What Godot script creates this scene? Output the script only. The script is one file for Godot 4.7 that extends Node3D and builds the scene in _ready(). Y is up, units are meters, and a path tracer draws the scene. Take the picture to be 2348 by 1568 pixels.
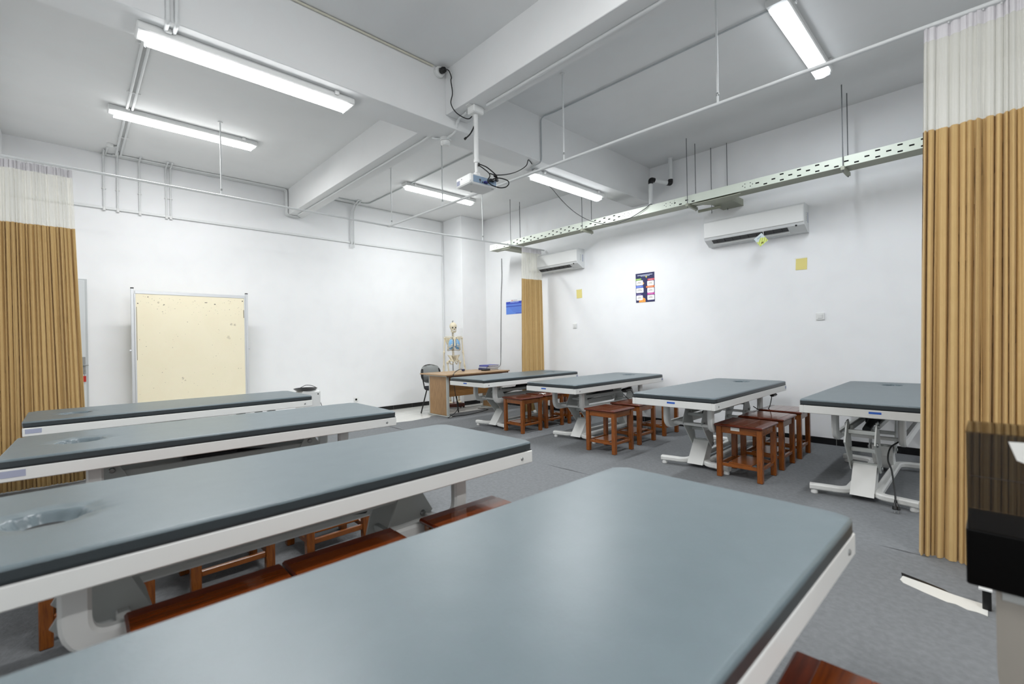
extends Node3D
# A classroom of grey treatment tables. x runs along the back wall, -z towards it, y up, metres.

const ZB := -8.0675      # back wall
const XR := 6.338        # right wall
const XL := -0.585       # left wall
const ZF := 3.3          # wall behind the camera
const YC := 3.848        # ceiling
const H := 0.76          # top of a treatment table
const TL := 2.05         # its length
const TW := 0.79         # its width

var M := {}
var used := {}
var rng := RandomNumberGenerator.new()


# ------------------------------------------------------------------ mesh builder
class MB:
	var v := PackedVector3Array()
	var n := PackedVector3Array()
	var t := PackedVector2Array()
	var c := PackedColorArray()
	var xf := Transform3D()

	func tri(a: Vector3, b: Vector3, d: Vector3, na: Vector3, nb: Vector3, nd: Vector3, ua := Vector2(), ub := Vector2(), ud := Vector2()) -> void:
		a = xf * a; b = xf * b; d = xf * d
		na = (xf.basis * na).normalized(); nb = (xf.basis * nb).normalized(); nd = (xf.basis * nd).normalized()
		var g := (b - a).cross(d - a)
		if g.length_squared() < 1e-16:
			return
		if g.dot(na + nb + nd) > 0.0:
			v.append_array([a, d, b]); n.append_array([na, nd, nb]); t.append_array([ua, ud, ub])
		else:
			v.append_array([a, b, d]); n.append_array([na, nb, nd]); t.append_array([ua, ub, ud])

	func flat(a: Vector3, b: Vector3, d: Vector3, out: Vector3) -> void:
		var g := (b - a).cross(d - a).normalized()
		if g.dot(out) < 0.0:
			g = -g
		tri(a, b, d, g, g, g)

	func quad(a: Vector3, b: Vector3, d: Vector3, e: Vector3, out: Vector3) -> void:
		flat(a, b, d, out); flat(a, d, e, out)

	func box(ce: Vector3, size: Vector3, bev := 0.003, basis := Basis()) -> MB:
		var hx := size * 0.5
		var b := minf(bev, minf(hx.x, minf(hx.y, hx.z)) * 0.9)
		var p := func(s: Vector3, ax: int) -> Vector3:
			var q := s * (hx - Vector3(b, b, b))
			q[ax] = s[ax] * hx[ax]
			return ce + basis * q
		for ax in 3:
			var u := (ax + 1) % 3
			var w := (ax + 2) % 3
			for s in [-1.0, 1.0]:
				var k: Array[Vector3] = []
				for q in [[-1, -1], [1, -1], [1, 1], [-1, 1]]:
					var sg := Vector3()
					sg[ax] = s; sg[u] = q[0]; sg[w] = q[1]
					k.append(p.call(sg, ax))
				var o := Vector3(); o[ax] = s
				quad(k[0], k[1], k[2], k[3], basis * o)
			if b > 0.0:
				for s1 in [-1.0, 1.0]:
					for s2 in [-1.0, 1.0]:
						var sa := Vector3(); var sb := Vector3()
						sa[u] = s1; sa[w] = s2; sa[ax] = -1
						sb = sa; sb[ax] = 1
						var o2 := Vector3(); o2[u] = s1; o2[w] = s2
						quad(p.call(sa, u), p.call(sb, u), p.call(sb, w), p.call(sa, w), basis * o2)
		if b > 0.0:
			for sx in [-1.0, 1.0]:
				for sy in [-1.0, 1.0]:
					for sz in [-1.0, 1.0]:
						var s3 := Vector3(sx, sy, sz)
						flat(p.call(s3, 0), p.call(s3, 1), p.call(s3, 2), basis * s3)
		return self

	# round tube along points
	func tube(pts: Array, r: float, k := 10, caps := true) -> MB:
		var m := pts.size()
		var tang: Array[Vector3] = []
		for i in m:
			var d: Vector3 = (pts[mini(i + 1, m - 1)] as Vector3) - (pts[maxi(i - 1, 0)] as Vector3)
			tang.append(d.normalized())
		var up := Vector3.UP if absf(tang[0].y) < 0.9 else Vector3.RIGHT
		var nx := tang[0].cross(up).normalized()
		var rings := []
		var nrm := []
		for i in m:
			if i > 0:
				nx = (nx - tang[i] * nx.dot(tang[i])).normalized()
			var ny := tang[i].cross(nx)
			var ring: Array[Vector3] = []
			var rn: Array[Vector3] = []
			for j in k:
				var a := TAU * j / k
				var dv := nx * cos(a) + ny * sin(a)
				ring.append((pts[i] as Vector3) + dv * r); rn.append(dv)
			rings.append(ring); nrm.append(rn)
		for i in m - 1:
			for j in k:
				var j2 := (j + 1) % k
				tri(rings[i][j], rings[i + 1][j], rings[i + 1][j2], nrm[i][j], nrm[i + 1][j], nrm[i + 1][j2])
				tri(rings[i][j], rings[i + 1][j2], rings[i][j2], nrm[i][j], nrm[i + 1][j2], nrm[i][j2])
		if caps:
			for j in k:
				var j2 := (j + 1) % k
				flat(pts[0], rings[0][j], rings[0][j2], -tang[0])
				flat(pts[m - 1], rings[m - 1][j], rings[m - 1][j2], tang[m - 1])
		return self

	# rectangular section w (across "side") by hgt (along the other axis) swept along points that lie in a plane with normal "side"
	func bar(pts: Array, w: float, hgt: float, side: Vector3, bev := 0.008) -> MB:
		var m := pts.size()
		side = side.normalized()
		var rings := []
		var out := []
		for i in m:
			var d: Vector3 = (pts[mini(i + 1, m - 1)] as Vector3) - (pts[maxi(i - 1, 0)] as Vector3)
			var tg := d.normalized()
			var u := tg.cross(side).normalized()
			var ring: Array[Vector3] = []
			var a := w * 0.5
			var b := hgt * 0.5
			for q in [[-a + bev, -b], [a - bev, -b], [a, -b + bev], [a, b - bev], [a - bev, b], [-a + bev, b], [-a, b - bev], [-a, -b + bev]]:
				ring.append((pts[i] as Vector3) + side * q[0] + u * q[1])
			rings.append(ring)
			var on: Array[Vector3] = []
			for q in [[0, -1], [1, -1], [1, 0], [1, 1], [0, 1], [-1, 1], [-1, 0], [-1, -1]]:
				on.append((side * q[0] + u * q[1]).normalized())
			out.append(on)
		for i in m - 1:
			for j in 8:
				var j2 := (j + 1) % 8
				tri(rings[i][j], rings[i + 1][j], rings[i + 1][j2], out[i][j], out[i + 1][j], out[i + 1][j])
				tri(rings[i][j], rings[i + 1][j2], rings[i][j2], out[i][j], out[i + 1][j], out[i][j])
		for e in [0, m - 1]:
			var o: Vector3 = (pts[0] as Vector3) - (pts[1] as Vector3) if e == 0 else (pts[m - 1] as Vector3) - (pts[m - 2] as Vector3)
			for j in range(1, 7):
				flat(rings[e][0], rings[e][j], rings[e][j + 1], o)
		return self

	# profile of [radius, along] pairs turned about an axis through ce
	func lathe(ce: Vector3, prof: Array, axis := Vector3.UP, k := 16) -> MB:
		axis = axis.normalized()
		var e1 := axis.cross(Vector3.RIGHT if absf(axis.x) < 0.9 else Vector3.FORWARD).normalized()
		var e2 := axis.cross(e1)
		for i in prof.size() - 1:
			var r0: float = prof[i][0]; var y0: float = prof[i][1]
			var r1: float = prof[i + 1][0]; var y1: float = prof[i + 1][1]
			var sl := Vector2(y1 - y0, r0 - r1)
			if sl.length() < 1e-7:
				continue
			sl = sl.normalized()
			for j in k:
				var a0 := TAU * j / k
				var a1 := TAU * (j + 1) / k
				var d0 := e1 * cos(a0) + e2 * sin(a0)
				var d1 := e1 * cos(a1) + e2 * sin(a1)
				var n0 := d0 * sl.x + axis * sl.y
				var n1 := d1 * sl.x + axis * sl.y
				var p00 := ce + d0 * r0 + axis * y0
				var p01 := ce + d1 * r0 + axis * y0
				var p10 := ce + d0 * r1 + axis * y1
				var p11 := ce + d1 * r1 + axis * y1
				tri(p00, p10, p11, n0, n0, n1)
				tri(p00, p11, p01, n0, n1, n1)
		return self

	func ball(ce: Vector3, r: Vector3, k := 14, basis := Basis()) -> MB:
		var m := k / 2
		var f := func(i: int, j: int) -> Vector3:
			var th := PI * i / m
			var ph := TAU * j / k
			return Vector3(sin(th) * cos(ph), cos(th), sin(th) * sin(ph))
		for i in m:
			for j in k:
				var q := [f.call(i, j), f.call(i + 1, j), f.call(i + 1, j + 1), f.call(i, j + 1)]
				var w := []
				for s in q:
					w.append([ce + basis * (s * r), basis * (s / r)])
				tri(w[0][0], w[1][0], w[2][0], w[0][1], w[1][1], w[2][1])
				tri(w[0][0], w[2][0], w[3][0], w[0][1], w[2][1], w[3][1])
		return self

	# polygon in the plane (e1, e2) through "at", given thickness along e1 x e2
	func plate(at: Vector3, e1: Vector3, e2: Vector3, poly: Array, thick: float) -> MB:
		var pk := PackedVector2Array(poly)
		var ix := Geometry2D.triangulate_polygon(pk)
		var ax := e1.cross(e2).normalized()
		var h2 := ax * thick * 0.5
		for i in range(0, ix.size(), 3):
			var q := []
			for j in 3:
				var p2 := pk[ix[i + j]]
				q.append(at + e1 * p2.x + e2 * p2.y)
			flat(q[0] + h2, q[1] + h2, q[2] + h2, ax)
			flat(q[0] - h2, q[1] - h2, q[2] - h2, -ax)
		var area := 0.0
		for i in pk.size():
			var a2 := pk[i]; var b2 := pk[(i + 1) % pk.size()]
			area += a2.x * b2.y - b2.x * a2.y
		for i in pk.size():
			var a2 := pk[i]; var b2 := pk[(i + 1) % pk.size()]
			var d2 := (b2 - a2) * (1.0 if area > 0.0 else -1.0)
			var o := e1 * d2.y - e2 * d2.x
			var A := at + e1 * a2.x + e2 * a2.y
			var B := at + e1 * b2.x + e2 * b2.y
			quad(A - h2, B - h2, B + h2, A + h2, o)
		return self

	# grid of points given by f(i, j); smooth normals facing "out" on the whole
	func grid(nu: int, nv: int, f: Callable, out: Vector3, closed := false) -> MB:
		var P := PackedVector3Array()
		for i in nu + 1:
			for j in nv + 1:
				P.append(f.call(i, j))
		var id := func(i: int, j: int) -> int: return i * (nv + 1) + j
		var N := PackedVector3Array()
		for i in nu + 1:
			for j in nv + 1:
				var i0 := maxi(i - 1, 0); var i1 := mini(i + 1, nu)
				var j0 := maxi(j - 1, 0); var j1 := mini(j + 1, nv)
				if closed:
					i0 = (i - 1 + nu) % nu if i > 0 else nu - 1
					i1 = i + 1 if i < nu else 1
				var g := (P[id.call(i1, j)] - P[id.call(i0, j)]).cross(P[id.call(i, j1)] - P[id.call(i, j0)])
				N.append(g.normalized())
		var tot := Vector3()
		for g in N:
			tot += g
		var sg := -1.0 if tot.dot(out) < 0.0 else 1.0
		for i in nu:
			for j in nv:
				var a: int = id.call(i, j); var b: int = id.call(i + 1, j); var d: int = id.call(i + 1, j + 1); var e: int = id.call(i, j + 1)
				tri(P[a], P[b], P[d], N[a] * sg, N[b] * sg, N[d] * sg)
				tri(P[a], P[d], P[e], N[a] * sg, N[d] * sg, N[e] * sg)
		return self

	func pic(a: Vector3, b: Vector3, d: Vector3, e: Vector3, out: Vector3) -> MB:  # top left, top right, bottom right, bottom left
		tri(a, b, d, out, out, out, Vector2(0, 0), Vector2(1, 0), Vector2(1, 1))
		tri(a, d, e, out, out, out, Vector2(0, 0), Vector2(1, 1), Vector2(0, 1))
		return self

	func mesh() -> ArrayMesh:
		var arr := []
		arr.resize(Mesh.ARRAY_MAX)
		arr[Mesh.ARRAY_VERTEX] = v
		arr[Mesh.ARRAY_NORMAL] = n
		arr[Mesh.ARRAY_TEX_UV] = t
		var am := ArrayMesh.new()
		am.add_surface_from_arrays(Mesh.PRIMITIVE_TRIANGLES, arr)
		return am


# ------------------------------------------------------------------ naming
func numbered(called: String) -> String:
	var k: int = used.get(called, 0)
	used[called] = k + 1
	return called if k == 0 else "%s_%03d" % [called, k]


func tag(o: Node, label: String, category := "", group := "", kind := "") -> Node:
	if label: o.set_meta("label", label)
	if category: o.set_meta("category", category)
	if group: o.set_meta("group", group)
	if kind: o.set_meta("kind", kind)
	return o


func thing(called: String, at: Vector3, turn: float, label: String, category: String, group := "") -> Node3D:
	var o := Node3D.new()
	o.name = numbered(called)
	add_child(o)
	o.position = at
	o.rotation.y = turn
	tag(o, label, category, group)
	return o


func obj(called: String, mb: MB, mat: Material, parent: Node = null) -> MeshInstance3D:
	var o := MeshInstance3D.new()
	o.mesh = mb.mesh()
	o.material_override = null
	o.mesh.surface_set_material(0, mat)
	if parent == null:
		o.name = numbered(called)
		add_child(o)
	else:
		o.name = called
		if parent.has_node(NodePath(called)):
			var k := 1
			while parent.has_node(NodePath("%s_%03d" % [called, k])):
				k += 1
			o.name = "%s_%03d" % [called, k]
		parent.add_child(o, true)
	return o


func again(src: MeshInstance3D, called: String, parent: Node, at: Vector3, turn := 0.0) -> MeshInstance3D:
	var o := MeshInstance3D.new()
	o.mesh = src.mesh
	var k := 1
	o.name = called
	if parent.has_node(NodePath(called)):
		while parent.has_node(NodePath("%s_%03d" % [called, k])):
			k += 1
		o.name = "%s_%03d" % [called, k]
	parent.add_child(o, true)
	o.position = at
	o.rotation.y = turn
	return o


func struct(called: String, mb: MB, mat: Material, label := "") -> MeshInstance3D:
	var o := obj(called, mb, mat)
	tag(o, label, "", "", "structure")
	return o


# ------------------------------------------------------------------ materials
func mat(col: Color, rough := 0.6, metal := 0.0) -> StandardMaterial3D:
	var m := StandardMaterial3D.new()
	m.albedo_color = col
	m.roughness = rough
	m.metallic = metal
	return m


func noise(freq: float, seed_: int, cols: Array, size := 512, oct := 4, normal := false, strength := 4.0) -> NoiseTexture2D:
	var f := FastNoiseLite.new()
	f.noise_type = FastNoiseLite.TYPE_SIMPLEX_SMOOTH
	f.frequency = freq
	f.seed = seed_
	f.fractal_octaves = oct
	var tx := NoiseTexture2D.new()
	tx.width = size
	tx.height = size
	tx.seamless = true
	tx.noise = f
	if normal:
		tx.as_normal_map = true
		tx.bump_strength = strength
	elif cols.size():
		var g := Gradient.new()
		g.offsets = PackedFloat32Array()
		g.colors = PackedColorArray()
		var offs := PackedFloat32Array()
		var cs := PackedColorArray()
		for i in cols.size():
			offs.append(float(i) / (cols.size() - 1))
			cs.append(cols[i])
		g.offsets = offs
		g.colors = cs
		tx.color_ramp = g
	return tx


func tri_map(m: StandardMaterial3D, sc: Vector3, world := true) -> StandardMaterial3D:
	m.uv1_triplanar = true
	m.uv1_world_triplanar = world
	m.uv1_scale = sc
	m.uv1_triplanar_sharpness = 4.0
	return m


func grey(a: float, tint := Color(1, 1, 1)) -> Color:
	return Color(a * tint.r, a * tint.g, a * tint.b)


func make_materials() -> void:
	var w := tri_map(mat(Color(1, 1, 1), 0.75), Vector3(0.35, 0.35, 0.35))
	w.albedo_texture = noise(0.012, 3, [Color(0.915, 0.92, 0.925), Color(0.925, 0.93, 0.935), Color(0.93, 0.935, 0.94)], 512, 3)
	M.wall = w
	var ce := tri_map(mat(Color(1, 1, 1), 0.85), Vector3(0.3, 0.3, 0.3))
	ce.albedo_texture = noise(0.01, 9, [Color(0.88, 0.885, 0.885), Color(0.89, 0.895, 0.895), Color(0.895, 0.90, 0.90)], 512, 3)
	M.ceiling = ce
	var cp := tri_map(mat(Color(1, 1, 1), 0.95), Vector3(0.9, 0.9, 0.9))
	cp.albedo_texture = noise(0.025, 5, [Color(0.425, 0.437, 0.447), Color(0.455, 0.467, 0.477), Color(0.485, 0.497, 0.507)], 1024, 6)
	cp.heightmap_enabled = false
	cp.normal_enabled = true
	cp.normal_texture = noise(0.12, 6, [], 512, 3, true, 3.0)
	cp.normal_scale = 0.35
	M.carpet = cp
	M.tile = mat(Color(0.88, 0.88, 0.86), 0.18)
	M.grout = mat(Color(0.55, 0.55, 0.54), 0.9)
	M.tile_black = mat(Color(0.07, 0.07, 0.075), 0.22)
	M.white = mat(Color(0.87, 0.875, 0.87), 0.4)
	M.white_paint = mat(Color(0.85, 0.86, 0.86), 0.5)
	M.pipe = mat(Color(0.86, 0.87, 0.87), 0.45)
	M.frame = mat(Color(0.86, 0.865, 0.855), 0.35)
	M.frame_grey = mat(Color(0.74, 0.755, 0.745), 0.4)
	var vy := tri_map(mat(Color(1, 1, 1), 0.4), Vector3(1.2, 1.2, 1.2))
	vy.albedo_texture = noise(0.012, 21, [Color(0.355, 0.405, 0.425), Color(0.362, 0.412, 0.432), Color(0.37, 0.42, 0.44)], 512, 4)
	vy.normal_enabled = true
	vy.normal_texture = noise(0.16, 22, [], 512, 3, true, 2.0)
	vy.normal_scale = 0.05
	vy.roughness = 0.36
	M.vinyl = vy
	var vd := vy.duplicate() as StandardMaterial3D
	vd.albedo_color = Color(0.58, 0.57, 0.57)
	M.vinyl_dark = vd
	M.black = mat(Color(0.03, 0.03, 0.032), 0.35)
	M.black_satin = mat(Color(0.02, 0.02, 0.02), 0.45)
	M.black_satin.metallic_specular = 0.2
	M.rubber = mat(Color(0.05, 0.05, 0.055), 0.7)
	M.dark = mat(Color(0.16, 0.165, 0.17), 0.55)
	M.steel = mat(Color(0.62, 0.63, 0.63), 0.35, 0.8)
	M.rod = mat(Color(0.42, 0.43, 0.44), 0.5, 0.6)
	M.alu = mat(Color(0.83, 0.84, 0.85), 0.35, 0.35)
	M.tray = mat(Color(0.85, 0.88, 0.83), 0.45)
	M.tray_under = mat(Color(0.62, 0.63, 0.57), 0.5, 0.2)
	# varnished wood: grain along the length of legs (y) and of seats (x)
	var wcol := [Color(0.42, 0.215, 0.065), Color(0.52, 0.285, 0.09), Color(0.57, 0.32, 0.11), Color(0.48, 0.255, 0.08)]
	var wt := noise(0.02, 31, wcol, 512, 5)
	for k in ["wood_y", "wood_x", "wood_z"]:
		var m := tri_map(mat(Color(1, 1, 1), 0.24), {"wood_y": Vector3(6, 0.6, 6), "wood_x": Vector3(0.6, 6, 6), "wood_z": Vector3(6, 6, 0.6)}[k], false)
		m.albedo_texture = wt
		m.clearcoat_enabled = true
		m.clearcoat = 0.3
		m.clearcoat_roughness = 0.15
		M[k] = m
	var wd := tri_map(mat(Color(1, 1, 1), 0.3), Vector3(0.6, 6, 6), false)
	wd.albedo_texture = noise(0.02, 33, [Color(0.27, 0.095, 0.04), Color(0.36, 0.135, 0.05), Color(0.42, 0.165, 0.06)], 512, 5)
	wd.clearcoat_enabled = true
	wd.clearcoat = 0.35
	wd.clearcoat_roughness = 0.15
	M.wood_dark = wd
	var ws := tri_map(mat(Color(1, 1, 1), 0.14), Vector3(0.6, 6, 6), false)
	ws.albedo_texture = noise(0.02, 34, [Color(0.33, 0.145, 0.045), Color(0.43, 0.20, 0.065), Color(0.48, 0.23, 0.08)], 512, 5)
	ws.clearcoat_enabled = true
	ws.clearcoat = 0.4
	ws.clearcoat_roughness = 0.08
	M.wood_seat = ws
	var lm := tri_map(mat(Color(1, 1, 1), 0.4), Vector3(5, 0.5, 5), false)
	lm.albedo_texture = noise(0.02, 35, [Color(0.52, 0.39, 0.25), Color(0.62, 0.48, 0.32), Color(0.68, 0.54, 0.37)], 512, 5)
	M.laminate_y = lm
	var lx := tri_map(mat(Color(1, 1, 1), 0.35), Vector3(0.5, 5, 5), false)
	lx.albedo_texture = noise(0.02, 37, [Color(0.62, 0.50, 0.37), Color(0.70, 0.58, 0.44), Color(0.74, 0.62, 0.48)], 512, 5)
	M.laminate_x = lx
	var ld := tri_map(mat(Color(1, 1, 1), 0.4), Vector3(0.5, 5, 5), false)
	ld.albedo_texture = noise(0.02, 36, [Color(0.45, 0.31, 0.16), Color(0.55, 0.39, 0.21), Color(0.60, 0.43, 0.24)], 512, 5)
	M.laminate_panel = ld
	M.desk_edge = mat(Color(0.70, 0.71, 0.69), 0.5)
	M.desk_rim = mat(Color(0.30, 0.19, 0.12), 0.5)
	# curtains
	var cu := tri_map(mat(Color(1, 1, 1), 0.8), Vector3(3.0, 1.0, 3.0))
	cu.albedo_texture = noise(0.03, 41, [Color(0.765, 0.64, 0.425), Color(0.78, 0.655, 0.44), Color(0.795, 0.67, 0.455)], 256, 4)
	cu.cull_mode = BaseMaterial3D.CULL_DISABLED
	cu.backlight_enabled = true
	cu.backlight = Color(0.12, 0.09, 0.05)
	cu.rim_enabled = true
	cu.rim = 0.25
	M.curtain = cu
	var me := mat(Color(0.92, 0.915, 0.88, 0.72), 0.85)
	me.transparency = BaseMaterial3D.TRANSPARENCY_ALPHA
	me.cull_mode = BaseMaterial3D.CULL_DISABLED
	me.backlight_enabled = true
	me.backlight = Color(0.45, 0.44, 0.42)
	M.mesh = me
	var hd := mat(Color(0.86, 0.85, 0.86), 0.8)
	hd.cull_mode = BaseMaterial3D.CULL_DISABLED
	M.header = hd
	M.board = null
	M.yellow = mat(Color(0.88, 0.83, 0.52), 0.7)
	M.bone = mat(Color(0.86, 0.82, 0.72), 0.55)
	M.lung = mat(Color(0.47, 0.67, 0.84), 0.45)
	M.seat_grey = mat(Color(0.56, 0.58, 0.58), 0.35)
	M.seat_dark = mat(Color(0.13, 0.14, 0.17), 0.6)
	M.blue_case = mat(Color(0.46, 0.55, 0.64), 0.4)
	M.vga = mat(Color(0.08, 0.10, 0.42), 0.5)
	M.beige = mat(Color(0.66, 0.64, 0.60), 0.5)
	M.red = mat(Color(0.72, 0.16, 0.12), 0.5)
	M.sticker = mat(Color(0.16, 0.36, 0.72), 0.5)
	M.sticker_grey = mat(Color(0.62, 0.64, 0.72), 0.5)
	M.paper = mat(Color(0.90, 0.90, 0.88), 0.8)
	M.purple = mat(Color(0.32, 0.34, 0.62), 0.5)
	M.navy = mat(Color(0.10, 0.12, 0.30), 0.5)
	var sm := mat(Color(0.015, 0.012, 0.01, 0.42), 0.05)
	sm.transparency = BaseMaterial3D.TRANSPARENCY_ALPHA
	sm.cull_mode = BaseMaterial3D.CULL_DISABLED
	sm.metallic_specular = 0.3
	M.smoked = sm
	var cl := mat(Color(0.9, 0.92, 0.93, 0.25), 0.05)
	cl.transparency = BaseMaterial3D.TRANSPARENCY_ALPHA
	M.clear = cl


func lamp_material(col: Color, energy: float) -> StandardMaterial3D:
	var m := mat(Color(0.95, 0.95, 0.95), 0.5)
	m.emission_enabled = true
	m.emission = col
	m.emission_energy_multiplier = energy
	return m


func smooth_path(pts: Array, per := 6) -> Array:
	var out := []
	var m := pts.size()
	for i in m - 1:
		var p0: Vector3 = pts[maxi(i - 1, 0)]
		var p1: Vector3 = pts[i]
		var p2: Vector3 = pts[i + 1]
		var p3: Vector3 = pts[mini(i + 2, m - 1)]
		for k in per:
			out.append(p1.cubic_interpolate(p2, p0, p3, float(k) / per))
	out.append(pts[m - 1])
	return out


func rounded(pts: Array, r: float, k := 5) -> Array:   # polyline with rounded corners
	var out := [pts[0]]
	for i in range(1, pts.size() - 1):
		var p: Vector3 = pts[i]
		var a: Vector3 = ((pts[i - 1] as Vector3) - p)
		var b: Vector3 = ((pts[i + 1] as Vector3) - p)
		var rr := minf(r, minf(a.length(), b.length()) * 0.49)
		var s := p + a.normalized() * rr
		var e := p + b.normalized() * rr
		for j in k + 1:
			var q := float(j) / k
			out.append(s.lerp(p, q).lerp(p.lerp(e, q), q))
	out.append(pts[pts.size() - 1])
	return out


# ------------------------------------------------------------------ ready
func _ready() -> void:
	rng.seed = 7
	var cam := Camera3D.new()
	cam.name = "camera"
	add_child(cam)
	cam.position = Vector3(0, 1.27, 0)
	cam.rotation = Vector3(-0.0004, -0.7613, -0.0189)
	cam.fov = rad_to_deg(2.0 * atan(784.0 / 1053.52))
	cam.near = 0.02
	cam.far = 60.0
	cam.current = true
	var lens := CameraAttributesPhysical.new()
	lens.frustum_focal_length = 12.0 * 1053.52 / 784.0
	lens.frustum_focus_distance = 5.5
	lens.exposure_aperture = 2.2
	lens.frustum_near = 0.02
	lens.frustum_far = 60.0
	cam.attributes = lens
	var env := Environment.new()
	env.background_mode = Environment.BG_COLOR
	env.background_color = Color(0.0, 0.0, 0.0)
	env.tonemap_mode = Environment.TONE_MAPPER_LINEAR
	env.tonemap_exposure = 1.0
	env.sdfgi_enabled = true
	env.ssao_enabled = true
	env.ssil_enabled = true
	var we := WorldEnvironment.new()
	we.name = "environment"
	we.environment = env
	add_child(we)
	make_materials()
	room()
	lamps()
	tables()
	stools()
	curtains()
	services()
	projector()
	right_wall_things()
	back_wall_things()
	desk_corner()
	near_things()


# ------------------------------------------------------------------ room shell
func room() -> void:
	var x0 := XL
	var x1 := XR
	var cx := (x0 + x1) / 2
	var cz := (ZB + ZF) / 2
	var wx := x1 - x0
	var wz := ZF - ZB
	var T := 0.2
	var f := struct("floor", MB.new().box(Vector3(cx, -0.107, cz), Vector3(wx + 2 * T, 0.2, wz + 2 * T), 0.0), M.grout, "white tiled floor mostly covered by grey carpet")
	# tiles left bare along the back wall and under the desk
	var tl: MeshInstance3D = null
	for i in 17:
		for j in 4:
			var px := XL + 0.215 + 0.41 * i
			var pz := ZB + 0.205 + 0.41 * j
			if px > XR - 0.1:
				continue
			if tl == null:
				tl = obj("tile", MB.new().box(Vector3(), Vector3(0.405, 0.012, 0.405), 0.0015), M.tile, f)
				tl.position = Vector3(px, -0.007, pz)
			else:
				again(tl, "tile", f, Vector3(px, -0.007, pz))
	# carpets, butted together along a seam that gapes in places
	var edge := func(pts: Array, hh: float) -> MB:
		return MB.new().plate(Vector3(0, hh / 2 + 0.0005, 0), Vector3(1, 0, 0), Vector3(0, 0, 1), pts, hh)
	var c1 := [Vector2(XL + 0.004, ZF - 0.004), Vector2(XL + 0.004, -6.60), Vector2(0.8, -6.62), Vector2(1.9, -6.60), Vector2(2.9, -6.64), Vector2(3.472, -6.62), Vector2(3.474, -6.40), Vector2(3.468, -6.15), Vector2(3.482, -5.9), Vector2(3.483, -3.2), Vector2(3.476, -2.9), Vector2(3.483, -2.6), Vector2(3.483, -0.5), Vector2(3.474, -0.38), Vector2(3.483, -0.25), Vector2(3.483, ZF - 0.004)]
	obj("carpet", edge.call(c1, 0.007), M.carpet, f)
	var c2 := [Vector2(3.485, ZF - 0.004), Vector2(3.485, -0.25), Vector2(3.492, -0.4), Vector2(3.485, -0.5), Vector2(3.486, -2.6), Vector2(3.497, -2.9), Vector2(3.486, -3.2), Vector2(3.485, -5.9), Vector2(3.494, -6.2), Vector2(3.486, -6.63), Vector2(3.75, -6.65), Vector2(4.0, -6.60), Vector2(4.36, -6.66), Vector2(4.47, -6.76), Vector2(4.7, -6.70), Vector2(5.2, -6.69), Vector2(5.7, -6.70), Vector2(XR - 0.004, -6.69), Vector2(XR - 0.004, ZF - 0.004)]
	obj("carpet", edge.call(c2, 0.007), M.carpet, f)
	struct("ceiling", MB.new().box(Vector3(cx, YC + 0.1, cz), Vector3(wx + 2 * T, 0.2, wz + 2 * T), 0.0), M.ceiling, "white painted concrete ceiling")
	struct("wall_back", MB.new().box(Vector3(cx, YC / 2, ZB - T / 2), Vector3(wx + 2 * T, YC, T), 0.0), M.wall, "plain white back wall behind the whiteboard")
	struct("wall_right", MB.new().box(Vector3(x1 + T / 2, YC / 2, cz), Vector3(T, YC, wz), 0.0), M.wall, "white wall with the air conditioners")
	struct("wall_left", MB.new().box(Vector3(x0 - T / 2, YC / 2, cz), Vector3(T, YC, wz), 0.0), M.wall, "white wall at the left of the room")
	struct("wall_front", MB.new().box(Vector3(cx, YC / 2, ZF + T / 2), Vector3(wx + 2 * T, YC, T), 0.0), M.wall, "white wall behind the viewpoint")
	struct("trim_1", MB.new().box(Vector3(cx, (3.33 + YC) / 2 + 0.01, -3.715), Vector3(wx, YC - 3.33 + 0.02, 0.31), 0.004), M.ceiling, "deep white ceiling beam across the room")
	struct("trim_2", MB.new().box(Vector3(2.71, (3.43 + YC) / 2 + 0.01, (-3.56 + ZF) / 2), Vector3(0.26, YC - 3.43 + 0.02, ZF + 3.56), 0.004), M.ceiling, "white ceiling beam running towards the viewer above the projector")
	struct("trim_3", MB.new().box(Vector3(2.71, (3.43 + YC) / 2 + 0.01, (-3.87 + ZB) / 2), Vector3(0.26, YC - 3.43 + 0.02, -3.87 - ZB), 0.004), M.ceiling, "white ceiling beam running to the back wall")
	struct("trim_4", MB.new().box(Vector3((5.7055 + XR) / 2 + 0.01, YC / 2, (-7.424 + ZB) / 2 - 0.01), Vector3(XR - 5.7055 + 0.02, YC, -7.424 - ZB + 0.02), 0.006), M.wall, "white square corner column behind the skeleton")
	struct("trim_5", MB.new().box(Vector3(cx, (3.33 + YC) / 2 + 0.01, 1.65), Vector3(wx, YC - 3.33 + 0.02, 0.31), 0.004), M.ceiling, "white ceiling beam behind the viewpoint")
	# black skirting tiles
	var bb := struct("baseboard_back", MB.new().box(Vector3((x0 + 5.7055) / 2, 0.04, ZB + 0.004), Vector3(5.7055 - x0, 0.08, 0.006), 0.0), M.grout, "black tiled skirting on the back wall")
	var one: MeshInstance3D = null
	for i in 16:
		var px := 5.499 - 0.41 * i
		if px < x0 + 0.1:
			break
		if one == null:
			one = obj("tile", MB.new().box(Vector3(), Vector3(0.403, 0.078, 0.012), 0.0015), M.tile_black, bb)
			one.position = Vector3(px, 0.0405, ZB + 0.0085)
		else:
			again(one, "tile", bb, Vector3(px, 0.0405, ZB + 0.0085))
	var br := struct("baseboard_right", MB.new().box(Vector3(x1 - 0.004, 0.042, (-7.424 + ZF) / 2), Vector3(0.006, 0.084, ZF + 7.424), 0.0), M.grout, "black tiled skirting on the right wall")
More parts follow.
